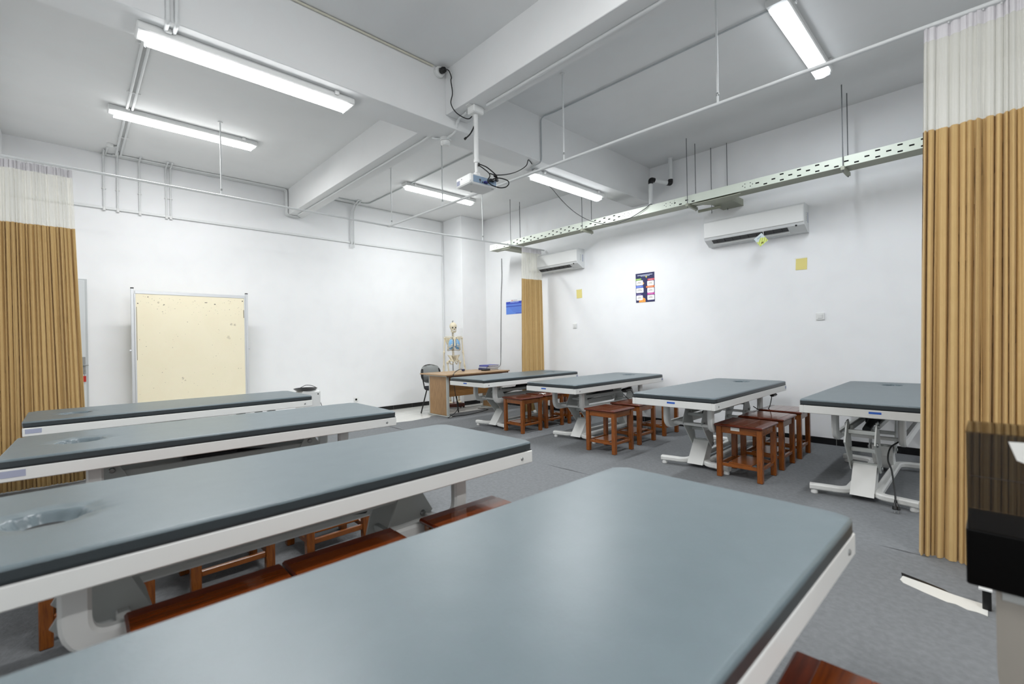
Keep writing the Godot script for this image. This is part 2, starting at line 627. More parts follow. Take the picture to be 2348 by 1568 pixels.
	for i in 26:
		var pz := -7.21 + 0.41 * i
		if pz > ZF - 0.2:
			break
		again(one, "tile", br, Vector3(x1 - 0.0085, 0.0425, pz), PI / 2)
	var bc := struct("baseboard_column", MB.new().box(Vector3((5.7055 + x1) / 2, 0.04, -7.42), Vector3(x1 - 5.7055, 0.08, 0.006), 0.0), M.grout, "black tiled skirting round the corner column")
	again(one, "tile", bc, Vector3(5.7055 + 0.205, 0.0405, -7.4155))
	# door on the back wall behind the left curtain
	var d := struct("door_1", MB.new().box(Vector3(-0.26, 1.09, ZB + 0.01), Vector3(0.78, 2.18, 0.03), 0.003), mat(Color(0.74, 0.755, 0.76), 0.5), "pale grey door at the left end of the back wall")
	obj("leaf", MB.new().box(Vector3(-0.26, 1.083, ZB + 0.028), Vector3(0.735, 2.155, 0.03), 0.004), mat(Color(0.80, 0.815, 0.82), 0.4), d)
	var lp := obj("lock_plate", MB.new().box(Vector3(0.083, 1.07, ZB + 0.046), Vector3(0.04, 0.22, 0.008), 0.003), M.steel, d)
	obj("lever", MB.new().tube(rounded([Vector3(0.083, 1.075, ZB + 0.045), Vector3(0.083, 1.075, ZB + 0.09), Vector3(0.130, 1.075, ZB + 0.09)], 0.02), 0.009), M.steel, lp)
	obj("key_tag", MB.new().box(Vector3(0.09, 0.90, ZB + 0.056), Vector3(0.032, 0.075, 0.006), 0.002), M.red, lp)
	obj("key_ring", MB.new().tube([Vector3(0.088, 0.985, ZB + 0.053), Vector3(0.092, 0.96, ZB + 0.06), Vector3(0.09, 0.935, ZB + 0.057)], 0.003), M.steel, lp)


# ------------------------------------------------------------------ lamps
func lamps() -> void:
	var list := [
		# x centre, y of the mounting face, z, label
		[1.02, 3.33, -3.735, "large fluorescent batten under the cross beam, upper left of the picture", 1.0, Color(1.0, 1.0, 1.0), 1.0],
		[1.00, 3.848, -6.43, "fluorescent batten on the far left ceiling above the whiteboard", 1.0, Color(1.0, 1.0, 1.0), 1.0],
		[4.56, 3.848, -6.475, "fluorescent batten on the far ceiling partly behind the curtain rail and projector", 1.0, Color(0.99, 1.0, 1.0), 1.0],
		[4.71, 3.33, -3.82, "fluorescent batten under the cross beam right of the projector", 1.0, Color(0.98, 0.99, 1.0), 1.0],
		[4.58, 3.848, -1.105, "fluorescent batten crossed by the rail, upper right of the picture", 0.65, Color(0.96, 0.98, 1.0), 0.6],
		[1.00, 3.848, -1.0, "fluorescent batten on the ceiling above the nearest table", 1.0, Color(1.0, 1.0, 1.0), 2.5],
		[1.00, 3.33, 1.65, "fluorescent batten under the beam behind the viewpoint, left", 1.3, Color(1.0, 1.0, 1.0), 1.0],
		[4.60, 3.33, 1.65, "fluorescent batten under the beam behind the viewpoint, right", 0.65, Color(0.97, 0.985, 1.0), 1.0],
	]
	for a in list:
		var o := thing("fluorescent_lamp", Vector3(a[0], a[1], a[2]), 0.0, a[3], "lamp", "ceiling battens")
		# white pressed steel channel
		obj("housing", MB.new().box(Vector3(0, -0.028, 0), Vector3(1.42, 0.056, 0.15), 0.008), M.white, o)
		var prof := []
		for k in 13:
			var an := PI * k / 12
			prof.append(Vector2(-cos(an) * 0.066, -0.057 - sin(an) * 0.050))
		var mb := MB.new()
		mb.plate(Vector3(0, 0, 0), Vector3(0, 0, 1), Vector3(0, 1, 0), prof, 1.30)
		obj("diffuser", mb, lamp_material(a[5], 15.0 * a[4] * a[6]), o)
		for s in [-1.0, 1.0]:
			obj("end_cap", MB.new().box(Vector3(s * 0.658, -0.078, 0), Vector3(0.014, 0.040, 0.125), 0.006), M.clear, o)
			obj("bracket", MB.new().box(Vector3(s * 0.55, -0.015, 0.085), Vector3(0.035, 0.028, 0.03), 0.004), M.white, o)
		var l := AreaLight3D.new()
		l.name = "light"
		o.add_child(l)
		l.position = Vector3(0, -0.1085, 0)
		l.rotation = Vector3(-PI / 2, 0, 0)
		l.area_size = Vector2(1.28, 0.11)
		l.light_color = a[5]
		l.light_energy = 4.0 * a[4]
		l.area_range = 20.0
		l.area_attenuation = 2.0
		l.shadow_enabled = true


# ------------------------------------------------------------------ treatment tables
func make_table() -> Node3D:
	var o := thing("treatment_table", Vector3(), 0.0, "grey padded treatment table", "treatment table", "grey treatment tables")
	var hl := TL / 2
	var hw := TW / 2
	# pad: a cushion with rounded, slightly puckered edges and a face hole near the head end (+x)
	var xs: Array[float] = []
	var zs: Array[float] = []
	var r := 0.011
	var edge := [0.0, 0.001, 0.0025, 0.005, 0.008, 0.011]
	for e in edge: xs.append(-hl + e)
	var x := -hl + 0.05
	while x < hl - 0.03:
		xs.append(x)
		x += 0.008 if absf(x - 0.74) < 0.16 else 0.035
	for i in range(5, -1, -1): xs.append(hl - edge[i])
	for e in edge: zs.append(-hw + e)
	var z := -hw + 0.045
	while z < hw - 0.03:
		zs.append(z)
		z += 0.008 if absf(z) < 0.16 else 0.03
	for i in range(5, -1, -1): zs.append(hw - edge[i])
	var nz := FastNoiseLite.new()
	nz.seed = 4
	nz.frequency = 9.0
	var soft := FastNoiseLite.new()
	soft.seed = 5
	soft.frequency = 1.3
	var top := func(i: int, j: int) -> Vector3:
		var px: float = xs[i]
		var pz: float = zs[j]
		var dx := hl - absf(px)
		var dz := hw - absf(pz)
		# rounded corners in plan
		var cr := 0.035
		var y := 0.0
		var d := minf(dx, dz)
		if dx < cr and dz < cr:
			d = cr - Vector2(cr - dx, cr - dz).length()
			if d < 0.0:
				var k := Vector2(cr - dx, cr - dz).normalized() * cr
				px = signf(px) * (hl - cr + k.x)
				pz = signf(pz) * (hw - cr + k.y)
				d = 0.0
		if d < r:
			y -= r - sqrt(maxf(0.0, r * r - (r - d) * (r - d)))
		# puckers along the stapled edge and a faint sag
		var near := clampf(1.0 - d / 0.045, 0.0, 1.0)
		y += nz.get_noise_2d(px * 8.0, pz * 8.0) * 0.0013 * near * near
		y += soft.get_noise_2d(px, pz) * 0.0012
		# face hole
		var q := Vector2((px - 0.74) / 0.105, pz / 0.085)
		var ang := atan2(q.y, q.x)
		var rad := q.length() * (1.0 + 0.045 * sin(ang * 7.0) + 0.03 * sin(ang * 12.0 + 1.0))
		y -= 0.040 * (1.0 - smoothstep(0.70, 1.0, rad)) + 0.006 * exp(-pow((rad - 1.0) / 0.35, 2.0))
		return Vector3(px, H + y, pz)
	var mb := MB.new()
	mb.grid(xs.size() - 1, zs.size() - 1, top, Vector3.UP)
	# skirt down to the board
	var ring: Array[Vector3] = []
	for i in xs.size(): ring.append(top.call(i, 0))
	for j in range(1, zs.size()): ring.append(top.call(xs.size() - 1, j))
	for i in range(xs.size() - 2, -1, -1): ring.append(top.call(i, zs.size() - 1))
	for j in range(zs.size() - 2, 0, -1): ring.append(top.call(0, j))
	var rc := ring.size()
	var skirt := func(i: int, j: int) -> Vector3:
		var p := ring[i % rc]
		var yb := H - 0.041
		var ins := [0.0, 0.0, 0.003][j] as float
		var kx := clampf(1.0 - ins / hl, 0.0, 1.0)
		return Vector3(p.x * kx, [p.y, yb + 0.006, yb][j], p.z * kx)
	var sk := MB.new()
	for i in rc:
		var a: Vector3 = skirt.call(i, 0); var b: Vector3 = skirt.call(i + 1, 0)
		var outw := Vector3(a.x / hl, 0, a.z / hw)
		outw = Vector3(signf(a.x) if absf(absf(a.x) - hl) < 0.003 else 0.0, 0, signf(a.z) if absf(absf(a.z) - hw) < 0.003 else 0.0)
		if outw.length() < 0.5: outw = Vector3(a.x - signf(a.x) * (hl - 0.035), 0, a.z - signf(a.z) * (hw - 0.035))
		for j in 2:
			sk.quad(skirt.call(i, j), skirt.call(i + 1, j), skirt.call(i + 1, j + 1), skirt.call(i, j + 1), outw)
	obj("pad", mb, M.vinyl, o)
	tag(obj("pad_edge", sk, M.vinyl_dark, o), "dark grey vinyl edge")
	obj("face_hole_shade", MB.new().lathe(Vector3(0.74, H - 0.0365, 0), [[0.0, 0.001], [0.055, 0.001], [0.062, -0.003]], Vector3.UP, 24), M.rubber, o)  # dark disc standing in for the shade at the bottom of the hole
	obj("board", MB.new().box(Vector3(0, H - 0.046, 0), Vector3(TL - 0.012, 0.010, TW - 0.012), 0.002), M.dark, o)
	var yf := H - 0.0775
	var fr := MB.new()
	for s in [-1.0, 1.0]:
		fr.box(Vector3(0, yf, s * (hw - 0.018)), Vector3(TL - 0.006, 0.062, 0.032), 0.004)
		fr.box(Vector3(s * (hl - 0.018), yf, 0), Vector3(0.032, 0.062, TW - 0.064), 0.004)
	for xx in [-0.45, 0.15, 0.6]:
		fr.box(Vector3(xx, yf - 0.008, 0), Vector3(0.04, 0.038, TW - 0.064), 0.003)
	obj("frame", fr, M.frame, o)
	for s in [-1.0, 1.0]:
		obj("bolt", MB.new().lathe(Vector3(-hl + 0.08, yf, s * (hw - 0.003)), [[0.0, 0.006], [0.006, 0.005], [0.009, 0.002], [0.009, -0.002]], Vector3(0, 0, s), 10), M.steel, o)
	# long U-shaped side tubes under the frame, and the bars between them
	for s in [-1.0, 1.0]:
		var zz: float = s * 0.215
		var pts := rounded([Vector3(-0.68, H - 0.10, zz), Vector3(-0.68, 0.425, zz), Vector3(0.68, 0.425, zz), Vector3(0.68, H - 0.10, zz)], 0.085, 7)
		obj("side_tube", MB.new().bar(pts, 0.045, 0.072, Vector3(0, 0, 1), 0.01), M.frame, o)
	for xx in [-0.57, 0.57]:
		obj("cross_bar", MB.new().box(Vector3(xx, 0.435, 0), Vector3(0.035, 0.026, 0.46), 0.004), M.frame, o)
	# lifting gear: posts on the base, bell cranks, rungs, link and motor
	var g := 0.13
	for e in [-1.0, 1.0]:
		var X := func(xx: float) -> float: return xx if e < 0.0 else g - xx
		var poly := []
		for q in [[-0.515, 0.605], [-0.455, 0.61], [-0.425, 0.56], [-0.365, 0.42], [-0.325, 0.25], [-0.345, 0.195], [-0.385, 0.20], [-0.50, 0.33], [-0.605, 0.45]]:
			poly.append(Vector2(X.call(q[0]), q[1]))
		for s in [-1.0, 1.0]:
			var pl := obj("lift_plate", MB.new().plate(Vector3(0, 0, s * 0.092), Vector3(1, 0, 0), Vector3(0, 1, 0), poly, 0.009), M.frame_grey, o)
			for q in [[-0.48, 0.575], [-0.36, 0.23], [-0.55, 0.445]]:
				obj("pivot", MB.new().lathe(Vector3(X.call(q[0]), q[1], s * 0.097), [[0.0, 0.012], [0.012, 0.011], [0.016, 0.006], [0.016, 0.0]], Vector3(0, 0, s), 12), M.steel, pl)
		for q in [[-0.48, 0.52], [-0.40, 0.37], [-0.37, 0.25]]:
			obj("rung", MB.new().box(Vector3(X.call(q[0]), q[1], 0), Vector3(0.03, 0.03, 0.176), 0.003), M.frame_grey, o)
		# sheet-metal post, leaning
		var side := []
		for q in [[-0.555, 0.045], [-0.40, 0.045], [-0.325, 0.17], [-0.315, 0.255], [-0.395, 0.255]]:
			side.append(Vector2(X.call(q[0]), q[1]))
		obj("post", MB.new().plate(Vector3(), Vector3(1, 0, 0), Vector3(0, 1, 0), side, 0.15), M.frame, o)
	for s in [-1.0, 1.0]:
		obj("link", MB.new().box(Vector3(g / 2, 0.545, s * 0.075), Vector3(1.02, 0.04, 0.02), 0.004), M.frame_grey, o)
	obj("motor", MB.new().box(Vector3(0.12, 0.555, 0.0), Vector3(0.30, 0.085, 0.10), 0.02).lathe(Vector3(-0.30, 0.515, 0), [[0.0, 0], [0.028, 0.0], [0.028, 0.30], [0.018, 0.31], [0.0, 0.31]], Vector3(1, 0.13, 0), 14), M.dark, o)
	# base: two rails that flare outwards into feet at both ends
	for s in [-1.0, 1.0]:
		var pts := rounded([Vector3(-0.545, 0.062, s * 0.335), Vector3(-0.545, 0.062, s * 0.085), Vector3(0.70, 0.062, s * 0.085), Vector3(0.70, 0.062, s * 0.335)], 0.11, 8)
		pts[0].x = -0.57
		pts[pts.size() - 1].x = 0.725
		obj("base_rail", MB.new().bar(pts, 0.046, 0.062, Vector3(0, 1, 0), 0.01), M.frame, o)
		for xx in [-0.565, 0.72]:
			obj("rubber_foot", MB.new().lathe(Vector3(xx, 0.008, s * 0.305), [[0.0, 0.0], [0.024, 0.0], [0.026, 0.008], [0.022, 0.032], [0.0, 0.032]], Vector3.UP, 14), M.white, o)
	return o


func tables() -> void:
	var list := [
		# x, z, yaw, turned, gear shift, label, sticker z
		[0.574, -0.685, -0.014, true, 0.0, "foreground grey treatment table, nearest and largest, filling the bottom of the picture", 0.0],
		[0.669, -2.025, 0.008, true, 0.0, "second grey treatment table from the front in the left row, with open face hole", 0.0],
		[0.76, -3.575, -0.038, true, 0.0, "third grey treatment table from the front in the left row, creased face hole", 0.0],
		[0.74, -5.221, 0.006, true, 0.0, "farthest grey treatment table of the left row, before the cream whiteboard", 0.0],
		[5.029, -5.16, 0.005, false, 0.0, "grey treatment table beside the wooden desk, farthest of the right row", -0.03],
		[5.163, -3.709, 0.008, false, 0.0, "grey treatment table second from the desk, below the blue poster", -0.1],
		[4.916, -2.038, 0.016, false, 0.0, "grey treatment table with three brown stools in front of the large air conditioner", 0.0],
		[5.294, -0.719, 0.008, false, -0.42, "grey treatment table partly hidden by the right tan curtain", 0.097],
	]
	var gear := ["lift_plate", "rung", "post", "link", "motor", "base_rail", "rubber_foot"]
	var proto := make_table()
	for i in list.size():
		var a: Array = list[i]
		var o: Node3D = proto
		if i > 0:
			o = proto.duplicate()
			o.name = numbered("treatment_table")
			add_child(o)
		o.position = Vector3(a[0], 0, a[1])
		o.rotation.y = a[2] + (PI if a[3] else 0.0)
		o.set_meta("label", a[5])
	for i in list.size():
		var a: Array = list[i]
		var o := get_node("treatment_table" if i == 0 else "treatment_table_%03d" % i) as Node3D
		if a[4] != 0.0:
			for ch in o.get_children():
				for gname in gear:
					if String(ch.name).begins_with(gname):
						(ch as Node3D).position.x += a[4]
		if not a[3]:
			tag(obj("sticker", MB.new().box(Vector3(-TL / 2 + 0.0015, H - 0.068, a[6]), Vector3(0.002, 0.016, 0.075), 0.0), M.sticker, o), "small blue sticker")
			tag(obj("name_plate", MB.new().box(Vector3(TL / 2 - 0.035, H - 0.072, TW / 2 - 0.0015), Vector3(0.045, 0.03, 0.002), 0.0), M.sticker_grey, o), "small grey label")
		else:
			tag(obj("name_plate", MB.new().box(Vector3(TL / 2 - 0.06, H - 0.072, -TW / 2 + 0.0015), Vector3(0.085, 0.032, 0.002), 0.0), M.sticker_grey, o), "small grey label")
	# hand controllers and leads hanging in the right row
	var p := thing("hand_control", Vector3(5.62, 0.625, -1.70), 0.0, "black hand control hung under the table with three stools", "hand control")
	obj("grip", MB.new().box(Vector3(0, 0, 0), Vector3(0.13, 0.03, 0.045), 0.012), M.black, p)
	obj("lead", MB.new().tube(smooth_path([Vector3(-0.06, 0, 0), Vector3(-0.11, -0.04, 0.01), Vector3(-0.17, -0.13, 0.0), Vector3(-0.25, -0.15, -0.05), Vector3(-0.33, -0.10, -0.1)]), 0.0045, 8), M.black, p)
	var q := thing("hand_control", Vector3(5.37, 0.600, -3.42), 0.2, "black hand control bundle under the table below the poster", "hand control")
	obj("grip", MB.new().box(Vector3(0, 0, 0), Vector3(0.24, 0.045, 0.07), 0.018), M.black, q)
	obj("lead", MB.new().tube(smooth_path([Vector3(0.1, 0, 0), Vector3(0.16, -0.05, 0.02), Vector3(0.13, -0.12, 0.05), Vector3(0.05, -0.14, 0.02), Vector3(0.0, -0.07, -0.04)]), 0.0045, 8), M.black, q)
	var pc := thing("cable", Vector3(4.18, 0, -0.485), 0.0, "black power cord with plug hanging to the carpet beside the right curtain", "cord")
	obj("lead", MB.new().tube(smooth_path([Vector3(0.57, 0.60, -0.05), Vector3(0.57, 0.514, -0.03), Vector3(0.52, 0.454, -0.015), Vector3(0.42, 0.393, -0.081), Vector3(0.30, 0.32, -0.085), Vector3(0.22, 0.253, -0.054), Vector3(0.07, 0.13, -0.02), Vector3(0.02, 0.09, -0.013)]), 0.006, 8), M.dark, pc)
	var plug := obj("plug", MB.new().lathe(Vector3(0.03, 0.095, -0.013), [[0.0, 0.0], [0.008, 0.0], [0.011, 0.02], [0.022, 0.045], [0.024, 0.065], [0.02, 0.068], [0.0, 0.068]], Vector3(-0.35, -1, 0.1), 14), M.black, pc)
	for s in [-1.0, 1.0]:
		obj("pin", MB.new().tube([Vector3(0.008, 0.030, -0.006 + s * 0.009), Vector3(0.001, 0.012, -0.005 + s * 0.009)], 0.0025, 8), M.steel, plug)


# ------------------------------------------------------------------ stools
func make_stool() -> Node3D:
	var o := thing("wooden_stool", Vector3(), 0.0, "brown wooden stool", "stool", "brown wooden stools")
	var hs := 0.485
	# seat: a framed panel with rounded edges (dark rails along the sides)
	var sx := 0.432
	var sz := 0.41
	obj("seat", MB.new().box(Vector3(0, hs - 0.0115, 0), Vector3(sx, 0.021, sz), 0.007), M.wood_dark, o)
	for k in 3:
		var w := 0.098
		obj("seat_plank", MB.new().box(Vector3(0, hs - 0.0005, (k - 1) * (w + 0.0015)), Vector3(sx - 0.012, 0.003, w), 0.001), M.wood_seat, o)
	var ax := 0.172
	var az := 0.172
	for s in [-1.0, 1.0]:
		for u in [-1.0, 1.0]:
			obj("leg", MB.new().box(Vector3(s * ax, (hs - 0.021) / 2 + 0.0, u * az), Vector3(0.045, hs - 0.022, 0.045), 0.004), M.wood_y, o)
	for u in [-1.0, 1.0]:
		obj("apron", MB.new().box(Vector3(0, hs - 0.054, u * az), Vector3(2 * ax - 0.044, 0.06, 0.022), 0.003), M.wood_x, o)
		obj("apron", MB.new().box(Vector3(u * ax, hs - 0.054, 0), Vector3(0.022, 0.06, 2 * az - 0.044), 0.003), M.wood_z, o)
		obj("stretcher", MB.new().box(Vector3(0, 0.115, u * az), Vector3(2 * ax - 0.044, 0.03, 0.022), 0.003), M.wood_x, o)
		obj("stretcher", MB.new().box(Vector3(u * ax, 0.115, 0), Vector3(0.022, 0.03, 2 * az - 0.044), 0.003), M.wood_z, o)
	obj("shelf", MB.new().box(Vector3(0, 0.134, 0), Vector3(2 * ax - 0.02, 0.010, 0.20), 0.002), M.wood_x, o)
	return o


func stools() -> void:
	var list := [
		[4.44, -1.575, "brown stool with white label on its apron, below the big air conditioner"],
		[5.01, -1.575, "glossy brown stool in the middle of three below the large air conditioner"],
		[5.575, -1.575, "brown stool nearest the right wall between the two nearest right-row tables"],
		[4.455, -3.07, "brown stool standing alone in front of the table below the blue poster"],
		[5.05, -3.12, "brown stool second in line beside the table below the poster"],
		[5.71, -3.15, "brown stool half hidden near the wall under the blue poster"],
		[4.61, -4.64, "brown stool by the farthest right-row table, near the desk, front of its line"],
		[5.12, -4.67, "brown stool near the desk with a small white paper on its seat"],
		[5.63, -4.67, "brown stool farthest back by the wall beside the table nearest the desk"],
		[0.31, -1.58, "brown stool top at lower left, just behind the foreground table's left part"],
		[0.745, -1.585, "brown stool top at lower centre left, middle of three behind the foreground table"],
		[1.315, -1.575, "brown stool top right of three behind the foreground table, near its far corner"],
		[0.07, -2.97, "brown stool under the second left-row table, its leg showing at far left"],
		[0.60, -2.97, "brown stool under the second left-row table, in the middle behind the lifting gear"],
		[1.15, -2.94, "brown stool beyond the second left-row table, its rail showing above the stool tops"],
		[1.08, -0.145, "dark brown stool corner at the bottom edge beside the foreground table"],
	]
	var proto := make_stool()
	for i in list.size():
		var a: Array = list[i]
		var o: Node3D = proto
		if i > 0:
			o = proto.duplicate()
			o.name = numbered("wooden_stool")
			add_child(o)
		o.position = Vector3(a[0], 0.0075, a[1])
		o.rotation.y = rng.randf_range(-0.025, 0.025)
		o.set_meta("label", a[2])
	tag(obj("label_plate", MB.new().box(Vector3(-0.184, 0.485 - 0.040, -0.03), Vector3(0.003, 0.030, 0.075), 0.0), M.paper, proto), "white paper label")
	var nt := thing("paper_scrap", Vector3(4.985, 0.4955, -4.60), 0.4, "small crumpled white paper on a stool seat near the desk", "paper")
	obj("sheet", MB.new().grid(6, 4, func(i, j): return Vector3(i * 0.015 - 0.045, 0.004 + 0.006 * sin(i * 1.7 + j), j * 0.015 - 0.03), Vector3.UP), M.paper, nt)


# ------------------------------------------------------------------ curtains and their rail
func curtain(called: String, label: String, a_top: Vector3, b_top: Vector3, a_bot: Vector3, b_bot: Vector3, folds: float, amp: float, split: float, sd: int, y0: float, bulge := 0.0, out := Vector3(0, 0, 1)) -> void:
	var o := thing(called, Vector3((a_bot.x + b_bot.x) / 2, y0, (a_bot.z + b_bot.z) / 2), 0.0, label, "curtain")
	var org := o.position
	var nzz := FastNoiseLite.new()
	nzz.seed = sd
	nzz.frequency = 0.9
	var along := (b_top - a_top).normalized()
	var side := along.cross(Vector3.UP).normalized()
	var nu := int(folds * 16)
	var ytop := a_top.y
	var surf := func(u: float, y: float, pinch: float) -> Vector3:
		var t := (ytop - y) / (ytop - y0)
		var base := a_top.lerp(a_bot, t).lerp(b_top.lerp(b_bot, t), u)
		var tt := sin(clampf(t, 0, 1) * PI)
		base += along * bulge * tt * (u - 0.5)
		base.y = y
		var warp := nzz.get_noise_2d(u * folds * 0.30, t * 0.14) * 0.9 + nzz.get_noise_2d(u * folds * 0.7 + 50.0, t * 0.10) * 0.45
		var ph := TAU * (u * folds + warp)
		var big := 0.75 + 0.5 * nzz.get_noise_2d(u * folds * 0.5 + 11.0, 3.0 + t * 0.25)
		var am := amp * big * (0.55 + 0.45 * smoothstep(0.0, 0.35, t)) * pinch
		var wid := (b_top - a_top).length() / folds
		var ridge := pow(absf(sin(ph * 0.5)), 0.7) * 2.0 - 1.2
		return base + side * (am * ridge + amp * 0.35 * sin(ph * 0.19 + 1.0)) - org
	var sheet := func(ya: float, yb: float, nv: int, pinch: float) -> MB:
		return MB.new().grid(nu, nv, func(i, j): return surf.call(float(i) / nu, lerpf(ya, yb, float(j) / nv) , pinch), out)
	obj("heading_tape", sheet.call(ytop - 0.012, ytop - 0.085, 2, 0.8), M.header, o)
	tag(obj("net_panel", sheet.call(ytop - 0.085, split, 6, 0.9), M.mesh, o), "sheer off-white net upper panel")
	tag(obj("fabric_panel", sheet.call(split, y0, 16, 1.0), M.curtain, o), "tan pleated cloth")
	var hooks := int(folds / 2.0)
	for i in hooks:
		var u := (i + 0.5) / hooks
		var p := a_top.lerp(b_top, u)
		obj("glider", MB.new().box(Vector3(p.x, ytop - 0.010, p.z) - org, Vector3(0.008, 0.018, 0.008), 0.002), M.white, o)


func curtains() -> void:
	# rail: one run along the back, one towards the viewer, both hung from the ceiling
	var r := thing("curtain_rail", Vector3(3.37, 3.0, -6.10), 0.0, "white curtain rail running along the back and turning towards the viewer", "curtain rail")
	var org := r.position
	var runs := [[Vector3(XL + 0.01, 3.01, -6.06), Vector3(3.37, 3.0, -6.10)], [Vector3(3.37, 3.0, -6.10), Vector3(6.29, 2.945, -5.71)], [Vector3(3.37, 3.0, -6.10), Vector3(3.455, 3.0, -2.0), Vector3(3.52, 3.0, 0.1), Vector3(3.56, 3.0, 1.6)]]
	for a in runs:
		var pts := []
		for p in a: pts.append(p - org)
		obj("track", MB.new().bar(pts, 0.020, 0.030, Vector3(0, 1, 0), 0.004), M.pipe, r)
	obj("end_cap", MB.new().box(Vector3(6.295, 2.945, -5.71) - org, Vector3(0.012, 0.03, 0.04), 0.003), M.white, r)
	obj("corner_joint", MB.new().box(Vector3(), Vector3(0.05, 0.026, 0.05), 0.005), M.white, r)
	for q in [Vector3(1.245, 3.0, -6.08), Vector3(3.40, 3.0, -6.08), Vector3(4.98, 2.97, -5.885), Vector3(3.445, 3.0, -2.84), Vector3(3.475, 3.0, -1.39), Vector3(3.405, 3.0, -4.80)]:
		var hr := obj("hanger_rod", MB.new().tube([q + Vector3(0, 0.01, 0) - org, Vector3(q.x, YC, q.z) - org], 0.008, 10), M.pipe, r)
		obj("flange", MB.new().lathe(Vector3(q.x, YC, q.z) - org, [[0.0, -0.012], [0.022, -0.010], [0.026, 0.0]], Vector3.UP, 14), M.white, hr)
		obj("clip", MB.new().lathe(Vector3(q.x, q.y + 0.06, q.z) - org, [[0.0, 0.0], [0.009, 0.0], [0.0105, 0.012], [0.009, 0.024], [0.0, 0.024]], Vector3.UP, 12), M.steel, hr)
	curtain("curtain", "tan curtain with sheer top at the far left before the grey door", Vector3(-0.545, 3.0, -6.065), Vector3(0.008, 3.0, -6.065), Vector3(-0.55, 0.03, -6.06), Vector3(0.085, 0.03, -6.06), 20.0, 0.023, 2.43, 11, 0.02, 0.0, Vector3(0, 0, 1))
	curtain("curtain", "narrow tan curtain hanging in the far corner beside the small air conditioner", Vector3(5.78, 2.95, -5.775), Vector3(6.225, 2.95, -5.72), Vector3(5.71, 0.03, -5.775), Vector3(6.24, 0.03, -5.715), 12.0, 0.022, 2.39, 23, 0.02, 0.0, Vector3(0, 0, 1))
	curtain("curtain", "large tan curtain with sheer top close to the right edge", Vector3(3.512, 3.0, -0.252), Vector3(3.535, 3.0, 0.75), Vector3(3.50, 0.012, -0.315), Vector3(3.53, 0.012, 0.75), 30.0, 0.029, 2.415, 37, 0.012, 0.0, Vector3(-1, 0, 0))


# ------------------------------------------------------------------ conduits, cable tray, pipes
func conduit(label: String, pts: Array, r := 0.011, group := "white conduits", rad := 0.05, matl: Material = null) -> void:
	var o := obj("conduit", MB.new().tube(rounded(pts, rad), r, 8), matl if matl else M.pipe)
	tag(o, label, "conduit", group)


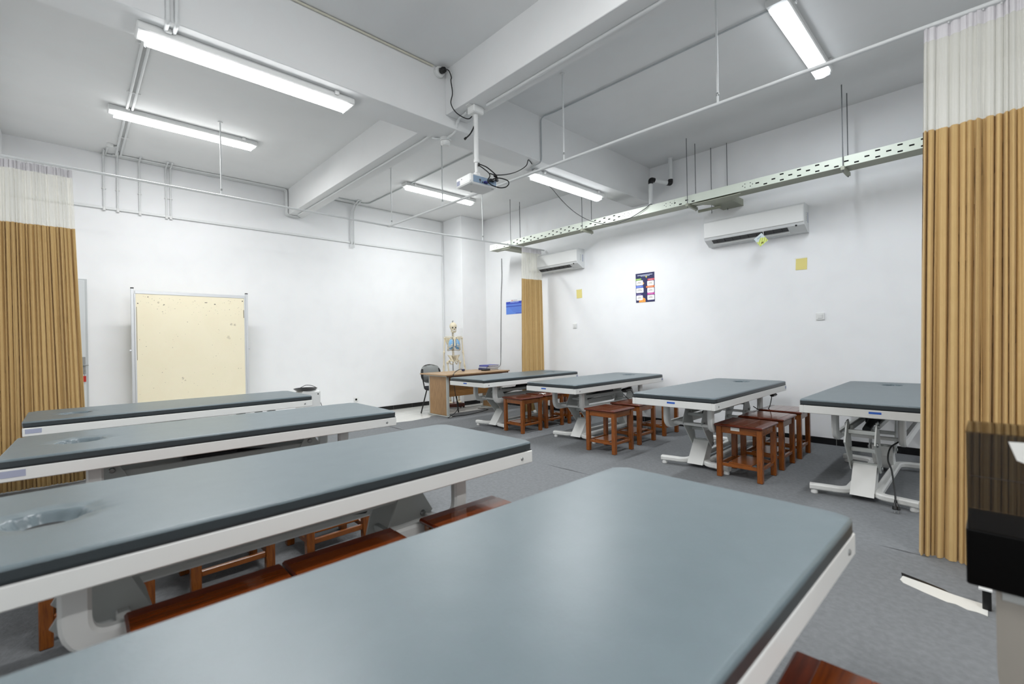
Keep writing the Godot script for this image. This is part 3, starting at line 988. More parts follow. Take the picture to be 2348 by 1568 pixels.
func services() -> void:
	var zw := ZB + 0.014
	# trunking along the back wall and the drops into it
	var tr := obj("trunking", MB.new().box(Vector3(2.56, 3.135, ZB + 0.014), Vector3(6.28, 0.032, 0.026), 0.004), M.pipe)
	tag(tr, "long white horizontal trunking on the back wall above the whiteboard", "trunking")
	for a in [[0.31, "leftmost white conduit drop above the grey door, next to the left curtain"], [0.448, "second white conduit drop from the left curtain on the back wall"], [0.678, "single white conduit drop above the whiteboard's left post"], [0.972, "left one of a close pair of white conduit drops above the whiteboard"], [1.022, "right one of a close pair of white conduit drops above the whiteboard"]]:
		var c := thing("conduit_drop", Vector3(a[0], 3.12, zw), 0.0, a[1], "conduit", "conduit drops on the back wall")
		obj("tube", MB.new().tube(rounded([Vector3(0, 0.0, 0.004), Vector3(0, 0.66, 0.004), Vector3(0, 0.70, 0.03), Vector3(0, 0.712, 0.22)], 0.04), 0.0105, 8), M.pipe, c)
		obj("coupling", MB.new().lathe(Vector3(0, -0.022, 0.004), [[0.0, 0.0], [0.017, 0.002], [0.017, 0.045], [0.011, 0.05]], Vector3.UP, 12), M.white, c)
		obj("saddle", MB.new().box(Vector3(0, 0.27, -0.004), Vector3(0.05, 0.012, 0.008), 0.002).box(Vector3(0, 0.27, 0.011), Vector3(0.026, 0.012, 0.010), 0.003), M.white, c)
	for a in [[3.672, "left white conduit of the pair dropping right of the beam on the back wall"], [3.722, "right white conduit of the pair dropping right of the beam on the back wall"]]:
		conduit(a[1], [Vector3(a[0], 3.04, zw + 0.03), Vector3(a[0], 3.16, zw + 0.03), Vector3(a[0], 3.70, zw + 0.03), Vector3(a[0] + 0.02, 3.80, zw + 0.12), Vector3(a[0] + 0.02, 3.835, zw + 0.30)], 0.011, "white conduits", 0.05)
	# bundle along the top of the back wall, down the side of the beam and under it
	for k in 4:
		var zz := ZB + 0.03 + 0.028 * k
		var ddx := 2.568 - 0.012 - 0.024 * k * 0.0
		conduit("white conduit of the four-line bundle above the whiteboard, %s" % ["closest to the back wall", "second from the back wall", "third from the back wall", "farthest from the back wall"][k], [Vector3(0.28 + 0.06 * k, YC - 0.014, zz), Vector3(ddx, YC - 0.014, zz), Vector3(ddx, 3.418, zz), Vector3(2.78 - 0.02 * k, 3.418, zz)], 0.0095, "bundle of parallel conduits")
	conduit("thin white conduit down the edge of the corner column behind the skeleton", [Vector3(5.69, 3.84, zw), Vector3(5.69, 3.12, zw), Vector3(5.67, 2.95, zw), Vector3(5.67, 0.10, zw)], 0.011)
	conduit("white conduit along the top of the back wall right of the beam", [Vector3(2.85, YC - 0.0145, ZB + 0.012), Vector3(5.69, YC - 0.0145, ZB + 0.012)], 0.009)
	# two pairs coming over the beam and along the left ceiling
	for a in [[0.455, "left of two parallel white conduits over the beam and along the left ceiling"], [0.500, "right of two parallel white conduits over the beam and along the left ceiling"]]:
		var dx: float = a[0]
		conduit(a[1], [Vector3(dx, YC - 0.0145, -3.30), Vector3(dx, YC - 0.0145, -3.545), Vector3(dx, 3.318, -3.547), Vector3(dx, 3.318, -3.883), Vector3(dx, YC - 0.0145, -3.885), Vector3(dx - 0.02, YC - 0.0145, -7.95)], 0.0125, "white conduits", 0.03)
	for zz in [-4.9, -5.9, -7.25]:
		tag(obj("saddle", MB.new().box(Vector3(0.468, YC - 0.020, zz), Vector3(0.11, 0.012, 0.016), 0.003), M.white), "small white saddle holding the conduit pair, %s" % {-4.9: "nearest the large left batten", -5.9: "in front of the far left batten", -7.25: "closest to the back wall"}[zz], "saddle", "conduit saddles")
	var jb := obj("junction_box", MB.new().lathe(Vector3(0.36, YC, -7.62), [[0.0, -0.035], [0.032, -0.035], [0.036, -0.028], [0.036, 0.0]], Vector3.UP, 16), M.white)
	tag(jb, "small round white junction box on the far left ceiling", "junction box")
	conduit("short white conduit from the round box to the back wall bundle", [Vector3(0.45, YC - 0.0145, -7.60), Vector3(0.34, YC - 0.0145, -7.72), Vector3(0.33, YC - 0.0145, -8.02)], 0.01)
	conduit("cable along the corner of the ceiling and the cross beam, yellowed, upper centre", [Vector3(0.6, YC - 0.013, -3.548), Vector3(2.44, YC - 0.013, -3.548)], 0.009, "white conduits", 0.05, mat(Color(0.80, 0.79, 0.73), 0.6))
	conduit("grey conduit across the right ceiling, dropping down the cross beam", [Vector3(3.99, YC - 0.013, -1.19), Vector3(3.93, YC - 0.013, -3.40), Vector3(3.90, YC - 0.013, -3.545), Vector3(3.90, 3.318, -3.545), Vector3(3.92, 3.318, -3.74), Vector3(4.02, 3.318, -3.80)], 0.0075, "white conduits", 0.06, mat(Color(0.70, 0.72, 0.73), 0.5))
	conduit("white conduit under the near beam ending at the projector mount", [Vector3(2.735, 3.416, -3.14), Vector3(2.74, 3.416, 1.2)], 0.0135)
	conduit("short white conduit curving from the projector mount to the smoke detector", [Vector3(2.68, 3.416, -3.36), Vector3(2.70, 3.416, -3.53), Vector3(2.715, 3.318, -3.59), Vector3(2.725, 3.318, -3.75)], 0.013)
	conduit("white conduit from the smoke detector along the underside of the far beam", [Vector3(2.70, 3.316, -3.80), Vector3(2.62, 3.316, -3.845), Vector3(2.68, 3.416, -3.93), Vector3(2.70, 3.416, -4.1), Vector3(2.69, 3.416, -7.85)], 0.0115)
	conduit("grey conduit on the far ceiling bending round towards the beam beside the batten", [Vector3(3.95, YC - 0.013, -4.85), Vector3(3.94, YC - 0.013, -6.63), Vector3(3.92, YC - 0.013, -7.86), Vector3(2.86, YC - 0.013, -7.87)], 0.010, "white conduits", 0.1, mat(Color(0.72, 0.74, 0.74), 0.5))
	# smoke detector
	var sd := thing("smoke_detector", Vector3(2.738, 3.33, -3.79), 0.0, "round white smoke detector under the beam crossing beside the projector", "smoke detector")
	obj("base", MB.new().lathe(Vector3(), [[0.0, -0.030], [0.055, -0.028], [0.060, -0.020], [0.060, 0.0]], Vector3.UP, 24), M.white, sd)
	obj("sensor", MB.new().lathe(Vector3(), [[0.0, -0.072], [0.034, -0.072], [0.046, -0.060], [0.049, -0.030], [0.0, -0.030]], Vector3.UP, 24), M.white, sd)
	# socket with plug in the corner of beam and ceiling
	var so := thing("power_socket", Vector3(2.505, 3.80, -3.545), 0.0, "round white socket at the ceiling corner above the projector", "socket")
	obj("body", MB.new().lathe(Vector3(0, 0, -0.014), [[0.05, 0.0], [0.05, 0.030], [0.044, 0.040], [0.030, 0.042], [0.027, 0.030], [0.0, 0.028]], Vector3(0, 0, 1), 20), M.white, so)
	var pc := thing("cable", Vector3(2.505, 3.80, -3.50), 0.0, "black power cord with plug drooping from the ceiling socket to the projector mount", "cord")
	var og := pc.position
	obj("plug", MB.new().lathe(Vector3(0, 0, -0.012), [[0.0, 0.0], [0.026, 0.0], [0.028, 0.03], [0.022, 0.05], [0.010, 0.056], [0.0, 0.056]], Vector3(0.1, -0.15, 1), 14), M.black, pc)
	var pts := []
	for p in [Vector3(2.51, 3.79, -3.455), Vector3(2.53, 3.775, -3.43), Vector3(2.55, 3.72, -3.42), Vector3(2.545, 3.68, -3.42), Vector3(2.56, 3.575, -3.42), Vector3(2.54, 3.475, -3.42), Vector3(2.585, 3.405, -3.41), Vector3(2.66, 3.365, -3.38), Vector3(2.70, 3.36, -3.35), Vector3(2.72, 3.395, -3.32)]:
		pts.append(p - og)
	obj("lead", MB.new().tube(smooth_path(pts), 0.0048, 8), M.black, pc)
	tag(obj("cable_clip", MB.new().box(Vector3(2.573, 3.755, -3.46), Vector3(0.012, 0.065, 0.03), 0.004), M.white), "small white cable clip on the near beam beside the ceiling socket", "clip")
	# perforated cable tray on hanger rods in front of the right wall
	var ct := thing("cable_tray", Vector3(5.77, 3.01, -3.3), 0.0, "long pale green perforated cable tray hung in front of the right wall", "cable tray")
	var zo := -3.3
	var z0 := -6.62
	var z1 := 1.6
	var hh := 0.105
	var plain := [[-3.62, -2.95], [-2.62, -1.98], [-6.62, -6.30]]   # stretches of plate without slots
	var isplain := func(zz: float) -> bool:
		for q in plain:
			if zz > q[0] and zz < q[1]: return true
		return false
	for sx in [0.0, 0.20]:
		var mb := MB.new()
		var rows := [[0.012, 0.027], [0.044, 0.059], [0.076, 0.091]]
		var ys := [0.0]
		for q in rows: ys.append_array(q)
		ys.append(hh)
		for k in 4:
			mb.box(Vector3(sx, (ys[2 * k] + ys[2 * k + 1]) / 2, (z0 + z1) / 2 - zo), Vector3(0.003, ys[2 * k + 1] - ys[2 * k], z1 - z0), 0.0)
		for k in 3:
			var zs := z0
			var zc := z0 + 0.05 + (0.0 if k != 1 else 0.085)
			while zc < z1:
				var hole: bool = not isplain.call(zc + 0.015) and not (k == 2 and posmod(int(round(zc / 0.17)), 5) > 2)
				if hole:
					mb.box(Vector3(sx, (rows[k][0] + rows[k][1]) / 2, (zs + zc) / 2 - zo), Vector3(0.003, rows[k][1] - rows[k][0], zc - zs), 0.0)
					zs = zc + 0.040
				zc += 0.17
			mb.box(Vector3(sx, (rows[k][0] + rows[k][1]) / 2, (zs + z1) / 2 - zo), Vector3(0.003, rows[k][1] - rows[k][0], z1 - zs), 0.0)
		obj("side_plate", mb, M.tray, ct)
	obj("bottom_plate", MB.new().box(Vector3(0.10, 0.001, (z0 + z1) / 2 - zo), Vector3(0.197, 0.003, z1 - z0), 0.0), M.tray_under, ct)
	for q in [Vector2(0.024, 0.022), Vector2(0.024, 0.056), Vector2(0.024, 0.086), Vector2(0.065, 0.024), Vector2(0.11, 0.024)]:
		obj("added_dark_run", MB.new().tube([Vector3(q.x, q.y, z0 + 0.02 - zo), Vector3(q.x, q.y, -3.0 - zo), Vector3(q.x, q.y, z1 - 0.02 - zo)], 0.0165, 8), M.rubber, ct)  # black runs added behind the plates so the slots read as shaded
	for zz in [-6.45, -3.62, -2.98, -1.98]:
		var sp := obj("splice_plate", MB.new().box(Vector3(-0.003, hh / 2, zz - zo), Vector3(0.003, hh - 0.012, 0.17), 0.001), M.tray, ct)
		for s in [-1.0, 1.0]:
			for q in [[0.03, 0.02], [0.03, -0.02], [0.055, 0.0]]:
				obj("screw", MB.new().lathe(Vector3(-0.0045, hh / 2 + q[1], zz - zo + s * q[0]), [[0.0, 0.004], [0.005, 0.003], [0.006, 0.0]], Vector3(-1, 0, 0), 8), M.rod, sp)
	for zz in [-6.015, -4.40, -2.705, -1.05, 0.6]:
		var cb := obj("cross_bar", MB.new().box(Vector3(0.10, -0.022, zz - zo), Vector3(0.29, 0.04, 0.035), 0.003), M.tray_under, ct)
		for xx in [-0.022, 0.222]:
			obj("hanger_rod", MB.new().tube([Vector3(xx, -0.055, zz - zo), Vector3(xx, YC - 3.01, zz - zo)], 0.0048, 8), M.rod, cb)
	# short branches towards the wall
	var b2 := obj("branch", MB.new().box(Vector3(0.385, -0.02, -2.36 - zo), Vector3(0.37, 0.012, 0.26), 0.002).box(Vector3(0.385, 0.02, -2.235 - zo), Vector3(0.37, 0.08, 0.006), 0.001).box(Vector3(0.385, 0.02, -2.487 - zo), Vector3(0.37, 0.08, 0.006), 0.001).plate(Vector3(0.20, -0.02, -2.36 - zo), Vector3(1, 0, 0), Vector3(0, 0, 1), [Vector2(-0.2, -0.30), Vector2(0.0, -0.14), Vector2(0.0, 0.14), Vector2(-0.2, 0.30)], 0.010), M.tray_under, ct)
	obj("cross_bar", MB.new().box(Vector3(0.30, -0.045, -2.56 - zo), Vector3(0.02, 0.035, 0.30), 0.003), M.tray_under, b2)
	for q in [Vector2(0.515, -2.62), Vector2(0.515, -2.41)]:
		obj("hanger_rod", MB.new().tube([Vector3(q.x, -0.05, q.y - zo), Vector3(q.x, YC - 3.01, q.y - zo)], 0.0045, 8), M.rod, b2)
	var b1 := obj("branch", MB.new().box(Vector3(0.25, -0.045, -6.12 - zo), Vector3(0.62, 0.012, 0.22), 0.002).box(Vector3(0.25, -0.02, -6.015 - zo), Vector3(0.62, 0.05, 0.006), 0.001), M.tray_under, ct)
	obj("hanger_rod", MB.new().tube([Vector3(0.40, -0.04, -6.2 - zo), Vector3(0.40, YC - 3.01, -6.2 - zo)], 0.0045, 8), M.rod, b1)
	# pale drain pipe with black elbows above the tray
	var pp := thing("drain_pipe", Vector3(5.90, 3.12, -3.30), 0.0, "short white drain pipe with black elbows dropping into the cable tray", "pipe")
	var op := pp.position
	obj("pipe_run", MB.new().tube([Vector3(6.2, YC, -3.16) - op, Vector3(6.2, 3.50, -3.16) - op], 0.030, 16), M.pipe, pp)
	obj("pipe_run", MB.new().tube([Vector3(6.17, 3.488, -3.175) - op, Vector3(5.93, 3.512, -3.29) - op], 0.030, 16), M.pipe, pp)
	obj("pipe_run", MB.new().tube([Vector3(5.90, 3.49, -3.305) - op, Vector3(5.90, 3.012, -3.305) - op], 0.030, 16), M.pipe, pp)
	obj("elbow", MB.new().tube(rounded([Vector3(6.2, 3.545, -3.16) - op, Vector3(6.2, 3.485, -3.16) - op, Vector3(6.145, 3.490, -3.187) - op], 0.045), 0.0335, 16), M.black, pp)
	obj("elbow", MB.new().tube(rounded([Vector3(5.955, 3.508, -3.278) - op, Vector3(5.90, 3.514, -3.305) - op, Vector3(5.90, 3.45, -3.305) - op], 0.045), 0.0335, 16), M.black, pp)
	obj("collar", MB.new().lathe(Vector3(6.2, YC, -3.16) - op, [[0.030, -0.02], [0.036, -0.02], [0.036, 0.0]], Vector3.UP, 16), M.pipe, pp)
	# dark lead sagging from the right batten to the tray
	var dl := obj("hanging_lead", MB.new().tube(smooth_path([Vector3(4.42, 3.27, -3.92), Vector3(4.62, 3.29, -4.02), Vector3(4.95, 3.215, -4.12), Vector3(5.28, 3.115, -4.15), Vector3(5.52, 3.015, -4.05), Vector3(5.68, 2.955, -3.83), Vector3(5.735, 2.985, -3.58), Vector3(5.75, 3.075, -3.32), Vector3(5.765, 3.125, -3.24), Vector3(5.80, 3.10, -3.20)]), 0.005, 8), M.dark)
	tag(dl, "dark lead sagging from the right batten to the cable tray", "cable")
	var wl := obj("hanging_lead", MB.new().tube(smooth_path([Vector3(6.325, 2.97, -6.90), Vector3(6.322, 2.8, -6.90), Vector3(6.328, 2.6, -6.905), Vector3(6.320, 2.2, -6.93), Vector3(6.33, 1.9, -6.95), Vector3(6.322, 1.5, -6.96), Vector3(6.33, 1.1, -6.98), Vector3(6.325, 0.8, -7.0), Vector3(6.2, 0.75, -7.0)], 8), 0.005, 8), M.dark)
	tag(wl, "thin dark lead running down the right wall behind the desk, left of the blue notice", "cable")


# ------------------------------------------------------------------ projector
func projector() -> void:
	var mt := thing("projector_mount", Vector3(2.70, 3.43, -3.26), 0.0, "white telescopic ceiling mount carrying the projector", "mount")
	obj("ceiling_plate", MB.new().box(Vector3(0, -0.035, 0), Vector3(0.12, 0.07, 0.10), 0.008).box(Vector3(0, -0.004, 0), Vector3(0.19, 0.008, 0.05), 0.002), M.white, mt)
	obj("outer_tube", MB.new().tube([Vector3(0, -0.07, 0), Vector3(0, -0.50, 0)], 0.0215, 16), M.white, mt)
	obj("inner_tube", MB.new().tube([Vector3(0, -0.48, 0), Vector3(0, -0.60, 0)], 0.017, 16), M.white, mt)
	obj("clamp", MB.new().lathe(Vector3(0, -0.495, 0), [[0.0, -0.015], [0.025, -0.015], [0.027, 0.0], [0.025, 0.015], [0.0, 0.015]], Vector3.UP, 16), M.white, mt)
	obj("head", MB.new().box(Vector3(0, -0.625, 0), Vector3(0.055, 0.05, 0.045), 0.008).box(Vector3(0, -0.653, 0), Vector3(0.15, 0.008, 0.10), 0.002), M.white, mt)
	var p := thing("projector", Vector3(2.717, 2.690, -3.285), -0.06, "small white projector hanging from the ceiling mount, cables at its back", "projector")
	obj("body", MB.new().box(Vector3(0, 0.044, 0), Vector3(0.305, 0.088, 0.225), 0.010), M.white, p)
	obj("seam", MB.new().box(Vector3(0, 0.020, 0), Vector3(0.307, 0.003, 0.227), 0.001), M.frame_grey, p)
	obj("connector_panel", MB.new().box(Vector3(0.012, 0.044, 0.1135), Vector3(0.262, 0.062, 0.004), 0.002), M.blue_case, p)
	for q in [[-0.045, 0.042, 0.010], [-0.045, 0.025, 0.005], [-0.02, 0.026, 0.006]]:
		obj("jack", MB.new().lathe(Vector3(q[0], q[1], 0.115), [[0.0, 0.003], [q[2] * 0.6, 0.003], [q[2], 0.001], [q[2], 0.0]], Vector3(0, 0, 1), 12), M.black, p)
	obj("vga_plug", MB.new().box(Vector3(0.012, 0.028, 0.128), Vector3(0.042, 0.017, 0.03), 0.004), M.vga, p)
	obj("power_plug", MB.new().box(Vector3(0.075, 0.058, 0.130), Vector3(0.05, 0.025, 0.035), 0.008), M.black, p)
	for k in 6:
		obj("vent_slat", MB.new().box(Vector3(-0.1535, 0.036, -0.095 + 0.0085 * k), Vector3(0.003, 0.042, 0.0045), 0.0), M.sticker_grey, p)
	obj("sensor_hole", MB.new().lathe(Vector3(-0.152, 0.060, -0.02), [[0.0, 0.002], [0.005, 0.002], [0.005, 0.0]], Vector3(-1, 0, 0), 10), M.black, p)
	obj("lens", MB.new().lathe(Vector3(0.08, 0.045, -0.112), [[0.0, 0.004], [0.022, 0.004], [0.028, 0.010], [0.030, 0.0]], Vector3(0, 0, -1), 18), M.black, p)
	for q in [Vector2(-0.12, 0.08), Vector2(0.12, 0.08), Vector2(0.0, -0.09)]:
		obj("foot", MB.new().lathe(Vector3(q.x, 0.003, q.y), [[0.0, -0.008], [0.010, -0.008], [0.012, 0.0]], Vector3.UP, 12), M.frame_grey, p)
	var cb := thing("projector_cables", Vector3(2.80, 2.78, -3.14), 0.0, "tangle of black cables looped at the back of the projector", "cables")
	var oc := cb.position
	var runs := [
		[Vector3(2.70, 2.90, -3.235), Vector3(2.71, 2.885, -3.20), Vector3(2.735, 2.852, -3.15), Vector3(2.80, 2.80, -3.12), Vector3(2.826, 2.764, -3.12), Vector3(2.80, 2.748, -3.15)],
		[Vector3(2.70, 2.89, -3.235), Vector3(2.70, 2.86, -3.19), Vector3(2.73, 2.80, -3.13), Vector3(2.735, 2.765, -3.12), Vector3(2.71, 2.719, -3.12), Vector3(2.75, 2.687, -3.11), Vector3(2.835, 2.680, -3.10), Vector3(2.905, 2.70, -3.09), Vector3(2.943, 2.742, -3.09), Vector3(2.92, 2.771, -3.10), Vector3(2.83, 2.775, -3.13), Vector3(2.73, 2.725, -3.14)],
		[Vector3(2.735, 2.792, -3.12), Vector3(2.842, 2.808, -3.14), Vector3(3.093, 2.907, -3.25), Vector3(3.40, 3.06, -3.42), Vector3(3.60, 3.19, -3.50), Vector3(3.74, 3.318, -3.60), Vector3(3.86, 3.32, -3.66)],
	]
	for a in runs:
		var pts := []
		for q in a: pts.append(q - oc)
		obj("lead", MB.new().tube(smooth_path(pts, 8), 0.0052, 8), M.rubber, cb)
	obj("knot", MB.new().ball(Vector3(0.012, 0.012, 0.01), Vector3(0.022, 0.016, 0.016), 12), M.black, cb)
	obj("connector", MB.new().box(Vector3(0.028, -0.02, 0.012), Vector3(0.03, 0.04, 0.022), 0.007, Basis(Vector3(0, 0, 1), 0.4)), M.black, cb)
	obj("cable_tie", MB.new().box(Vector3(-0.098, 0.115, -0.09), Vector3(0.02, 0.03, 0.02), 0.005), M.black, cb)
	var sc := obj("cable_tail", MB.new().tube(smooth_path([Vector3(2.715, 3.36, -3.285), Vector3(2.70, 3.30, -3.27), Vector3(2.677, 3.235, -3.27), Vector3(2.635, 3.165, -3.27), Vector3(2.586, 3.115, -3.27)]), 0.0065, 8).lathe(Vector3(2.590, 3.120, -3.27), [[0.0, 0.0], [0.011, 0.0], [0.011, 0.02], [0.0, 0.02]], Vector3(-0.7, -0.7, 0), 10), M.black)
	tag(sc, "short black cable tail hanging loose below the projector mount", "cable")


# ------------------------------------------------------------------ right wall
func air_conditioner(z_right: float, w: float, yb: float, hgt: float, dep: float, label: String) -> void:
	# local x runs along the wall (towards the viewer), local z out of the wall
	var o := thing("air_conditioner", Vector3(XR, yb, z_right - w / 2), -PI / 2, label, "air conditioner", "wall air conditioners")
	var prof := [Vector2(0, hgt), Vector2(dep * 0.86, hgt), Vector2(dep * 0.97, hgt - 0.018), Vector2(dep, hgt - 0.06), Vector2(dep, hgt * 0.30), Vector2(dep * 0.94, hgt * 0.22), Vector2(dep * 0.36, 0.012), Vector2(dep * 0.30, 0.0), Vector2(0, 0.0)]
	var mb := MB.new()
	mb.plate(Vector3(0, 0, 0), Vector3(0, 0, 1), Vector3(0, 1, 0), prof, w)
	obj("body", mb, M.white_paint, o)
	obj("front_panel", MB.new().box(Vector3(0, hgt * 0.62, dep + 0.004), Vector3(w - 0.004, hgt * 0.62, 0.012), 0.006), M.white, o)
	var mid := Vector3(0, (hgt * 0.22 + 0.012) / 2, dep * 0.65)
	var dir := Vector3(0, hgt * 0.22 - 0.012, dep * 0.58).normalized()
	var nrm := Vector3(0, -dir.z, dir.y)
	var bs := Basis(Vector3(1, 0, 0), dir, nrm * -1.0)
	bs = Basis(Vector3(1, 0, 0), dir, Vector3(1, 0, 0).cross(dir))
	if bs.z.y > 0.0:
		bs = Basis(Vector3(-1, 0, 0), dir, Vector3(-1, 0, 0).cross(dir))
	obj("air_outlet", MB.new().box(mid + bs.z * 0.001 + dir * 0.020 + Vector3(-0.045, 0, 0), Vector3(w - 0.27, 0.068, 0.004), 0.001, bs), M.black, o)
	for k in 9:
		obj("vane", MB.new().box(mid + bs.z * 0.004 + dir * 0.020 + Vector3(-0.045 + (k - 4) * (w - 0.30) / 9.0, 0, 0), Vector3(0.004, 0.058, 0.006), 0.0, bs), M.dark, o)
	obj("flap", MB.new().box(mid + bs.z * 0.012 - dir * 0.036 + Vector3(-0.045, 0, 0), Vector3(w - 0.25, dep * 0.16, 0.006), 0.002, bs), M.white, o)
	obj("sensor", MB.new().lathe(Vector3(w / 2 - 0.085, hgt * 0.22, dep * 0.93), [[0.0, 0.010], [0.010, 0.008], [0.012, 0.0]], Vector3(0, -0.5, 1), 12), M.dark, o)
	for k in 5:
		obj("side_slot", MB.new().box(Vector3(w / 2 + 0.001, hgt * 0.40 + 0.022 * k, dep * 0.52), Vector3(0.003, 0.010, 0.030), 0.0), M.frame_grey, o)
	obj("side_label", MB.new().box(Vector3(w / 2 + 0.001, hgt * 0.52, dep * 0.25), Vector3(0.002, 0.12, 0.02), 0.0), M.sticker_grey, o)


func text_bars(im: Image, x: int, y: int, w: int, h: int, col: Color, sd: int) -> void:
	var rg := RandomNumberGenerator.new()
	rg.seed = sd
	var px := x
	while px < x + w:
		var ww := rg.randi_range(3, 9)
		im.fill_rect(Rect2i(px, y, mini(ww, x + w - px), h), col)
		px += ww + 2


func image_mat(im: Image) -> StandardMaterial3D:
	var m := mat(Color(1, 1, 1), 0.55)
	m.albedo_texture = ImageTexture.create_from_image(im)
	return m


func sheet_on_right_wall(called: String, zl: float, zr: float, y0: float, y1: float, m: Material, label: String, category: String, tilt := 0.0) -> Node3D:
	var o := thing(called, Vector3(XR - 0.002, (y0 + y1) / 2, (zl + zr) / 2), 0.0, label, category)
	var w := zr - zl
	var h := y1 - y0
	var mb := MB.new()
	mb.xf = Transform3D(Basis(Vector3(1, 0, 0), tilt), Vector3())
	var f := Vector3(-0.0015, 0, 0)
	mb.pic(Vector3(0, h / 2, -w / 2) + f, Vector3(0, h / 2, w / 2) + f, Vector3(0, -h / 2, w / 2) + f, Vector3(0, -h / 2, -w / 2) + f, Vector3(-1, 0, 0))
	mb.box(Vector3(0, 0, 0), Vector3(0.0024, h, w), 0.0)
	obj("sheet", mb, m, o)
	return o


func right_wall_things() -> void:
	air_conditioner(-1.500, 1.165, 2.500, 0.325, 0.205, "large white air conditioner on the right wall with a sachet hanging below")
	air_conditioner(-4.815, 1.165, 2.505, 0.325, 0.205, "white air conditioner farther off on the right wall, half hidden by the corner curtain")
	# sachet hung from the flap
	var im := Image.create(64, 64, false, Image.FORMAT_RGB8)
	im.fill(Color(0.80, 0.85, 0.86))
	for y in 64:
		for x in 64:
			var d := Vector2(x - 26, y - 46).length()
			if y > 26 + 6 * sin(x * 0.13) and y < 62:
				im.set_pixel(x, y, Color(0.72, 0.80, 0.22).lerp(Color(0.88, 0.90, 0.70), clampf(absf(sin(x * 0.14 + y * 0.2)) * 0.8, 0, 1)))
			if d < 9.0 and y > 46:
				im.set_pixel(x, y, Color(0.45, 0.42, 0.16))
	text_bars(im, 18, 12, 30, 5, Color(0.50, 0.62, 0.66), 3)
	var sa := thing("sachet", Vector3(XR - 0.215, 2.462, -1.958), 0.0, "small green and white sachet hanging askew below the large air conditioner", "sachet")
	var sm := MB.new()
	sm.xf = Transform3D(Basis(Vector3(1, 0, 0), -0.62), Vector3())
	sm.pic(Vector3(-0.007, 0.065, -0.055), Vector3(-0.007, 0.065, 0.055), Vector3(-0.007, -0.065, 0.055), Vector3(-0.007, -0.065, -0.055), Vector3(-1, 0, 0))
	sm.box(Vector3(), Vector3(0.012, 0.13, 0.11), 0.005)
	obj("pouch", sm, image_mat(im), sa)
	obj("hook", MB.new().tube([Vector3(0, 0.06, 0.03), Vector3(0.0, 0.10, 0.02), Vector3(0.03, 0.10, 0.02)], 0.003, 6), M.white, sa)
	# poster
	var W := 224
	var Hh := 320
	var p := Image.create(W, Hh, false, Image.FORMAT_RGB8)
	p.fill(Color(0.145, 0.16, 0.345))
	text_bars(p, 22, 18, 180, 9, Color(0.80, 0.83, 0.88), 5)
	text_bars(p, 60, 30, 110, 7, Color(0.74, 0.78, 0.85), 6)
	for y in 24:
		p.fill_rect(Rect2i(128 - (24 - y) / 2, 36 + y, 24 - y, 1), Color(0.80, 0.78, 0.33))
	var heads := [[0, 56, 68, Color(0.56, 0.73, 0.33)], [144, 68, 80, Color(0.80, 0.30, 0.36)], [0, 136, 90, Color(0.36, 0.48, 0.86)], [124, 146, 100, Color(0.90, 0.48, 0.24)], [0, 222, 80, Color(0.27, 0.22, 0.47)], [138, 222, 86, Color(0.78, 0.24, 0.62)]]
	var cards := [[4, 78, 84], [138, 92, 80], [4, 160, 90], [138, 168, 82], [6, 242, 78], [138, 246, 82]]
	for y in 60:
		for x in 80:
			var dd := Vector2(x - 40, y - 60).length()
			if dd < 52.0 and Hh - 60 + y < Hh:
				p.set_pixel(32 + x + 4, Hh - 60 + y, Color(0.93, 0.55, 0.20) if int(dd / 9.0) % 2 == 0 else Color(0.96, 0.72, 0.35))
	for y in 40:
		p.fill_rect(Rect2i(82, 92 + y, maxi(0, 22 - absi(20 - y)), 1), Color(0.92, 0.70, 0.36))
	for i in 6:
		var hd: Array = heads[i]
		p.fill_rect(Rect2i(hd[0], hd[1], hd[2], 20), hd[3])
		text_bars(p, hd[0] + 14, hd[1] + 8, hd[2] - 34, 5, (hd[3] as Color).lerp(Color.WHITE, 0.65), 20 + i)
		var cd: Array = cards[i]
		var hcard := 54
		for y in hcard:
			var ins := 0
			var k := mini(y, hcard - 1 - y)
			if k < 7: ins = 7 - int(sqrt(49.0 - (7.0 - k) * (7.0 - k)))
			p.fill_rect(Rect2i(cd[0] + ins, cd[1] + y, cd[2] - 2 * ins, 1), Color(0.93, 0.93, 0.93))
		text_bars(p, cd[0] + 16, cd[1] + 26, cd[2] - 34, 5, Color(0.55, 0.53, 0.52), 40 + i)
		text_bars(p, cd[0] + 26, cd[1] + 16, cd[2] - 52, 6, Color(0.72, 0.62, 0.52), 60 + i)
	sheet_on_right_wall("poster", -3.834, -3.516, 1.839, 2.287, image_mat(p), "dark blue exercise poster with six white panels on the right wall", "poster")
	# blue notice with white heading strip
	var b := Image.create(220, 150, false, Image.FORMAT_RGB8)
	b.fill(Color(0.38, 0.54, 0.88))
	b.fill_rect(Rect2i(0, 0, 220, 22), Color(0.90, 0.91, 0.92))
	text_bars(b, 68, 7, 22, 9, Color(0.80, 0.42, 0.40), 71)
	text_bars(b, 96, 8, 48, 7, Color(0.62, 0.63, 0.65), 72)
	b.fill_rect(Rect2i(0, 22, 220, 24), Color(0.20, 0.29, 0.72))
	text_bars(b, 56, 26, 104, 8, Color(0.66, 0.74, 0.94), 73)
	b.fill_rect(Rect2i(0, 66, 220, 9), Color(0.22, 0.31, 0.70))
	for k in 3:
		text_bars(b, 6, 48 + 6 * k, 205, 3, Color(0.36, 0.46, 0.80), 74 + k)
	for k in 7:
		text_bars(b, 40 + 9 * k, 80 + 8 * k, 174 - 9 * k, 3, Color(0.33, 0.43, 0.78), 80 + k)
	b.fill_rect(Rect2i(120, 138, 100, 8), Color(0.30, 0.38, 0.76))
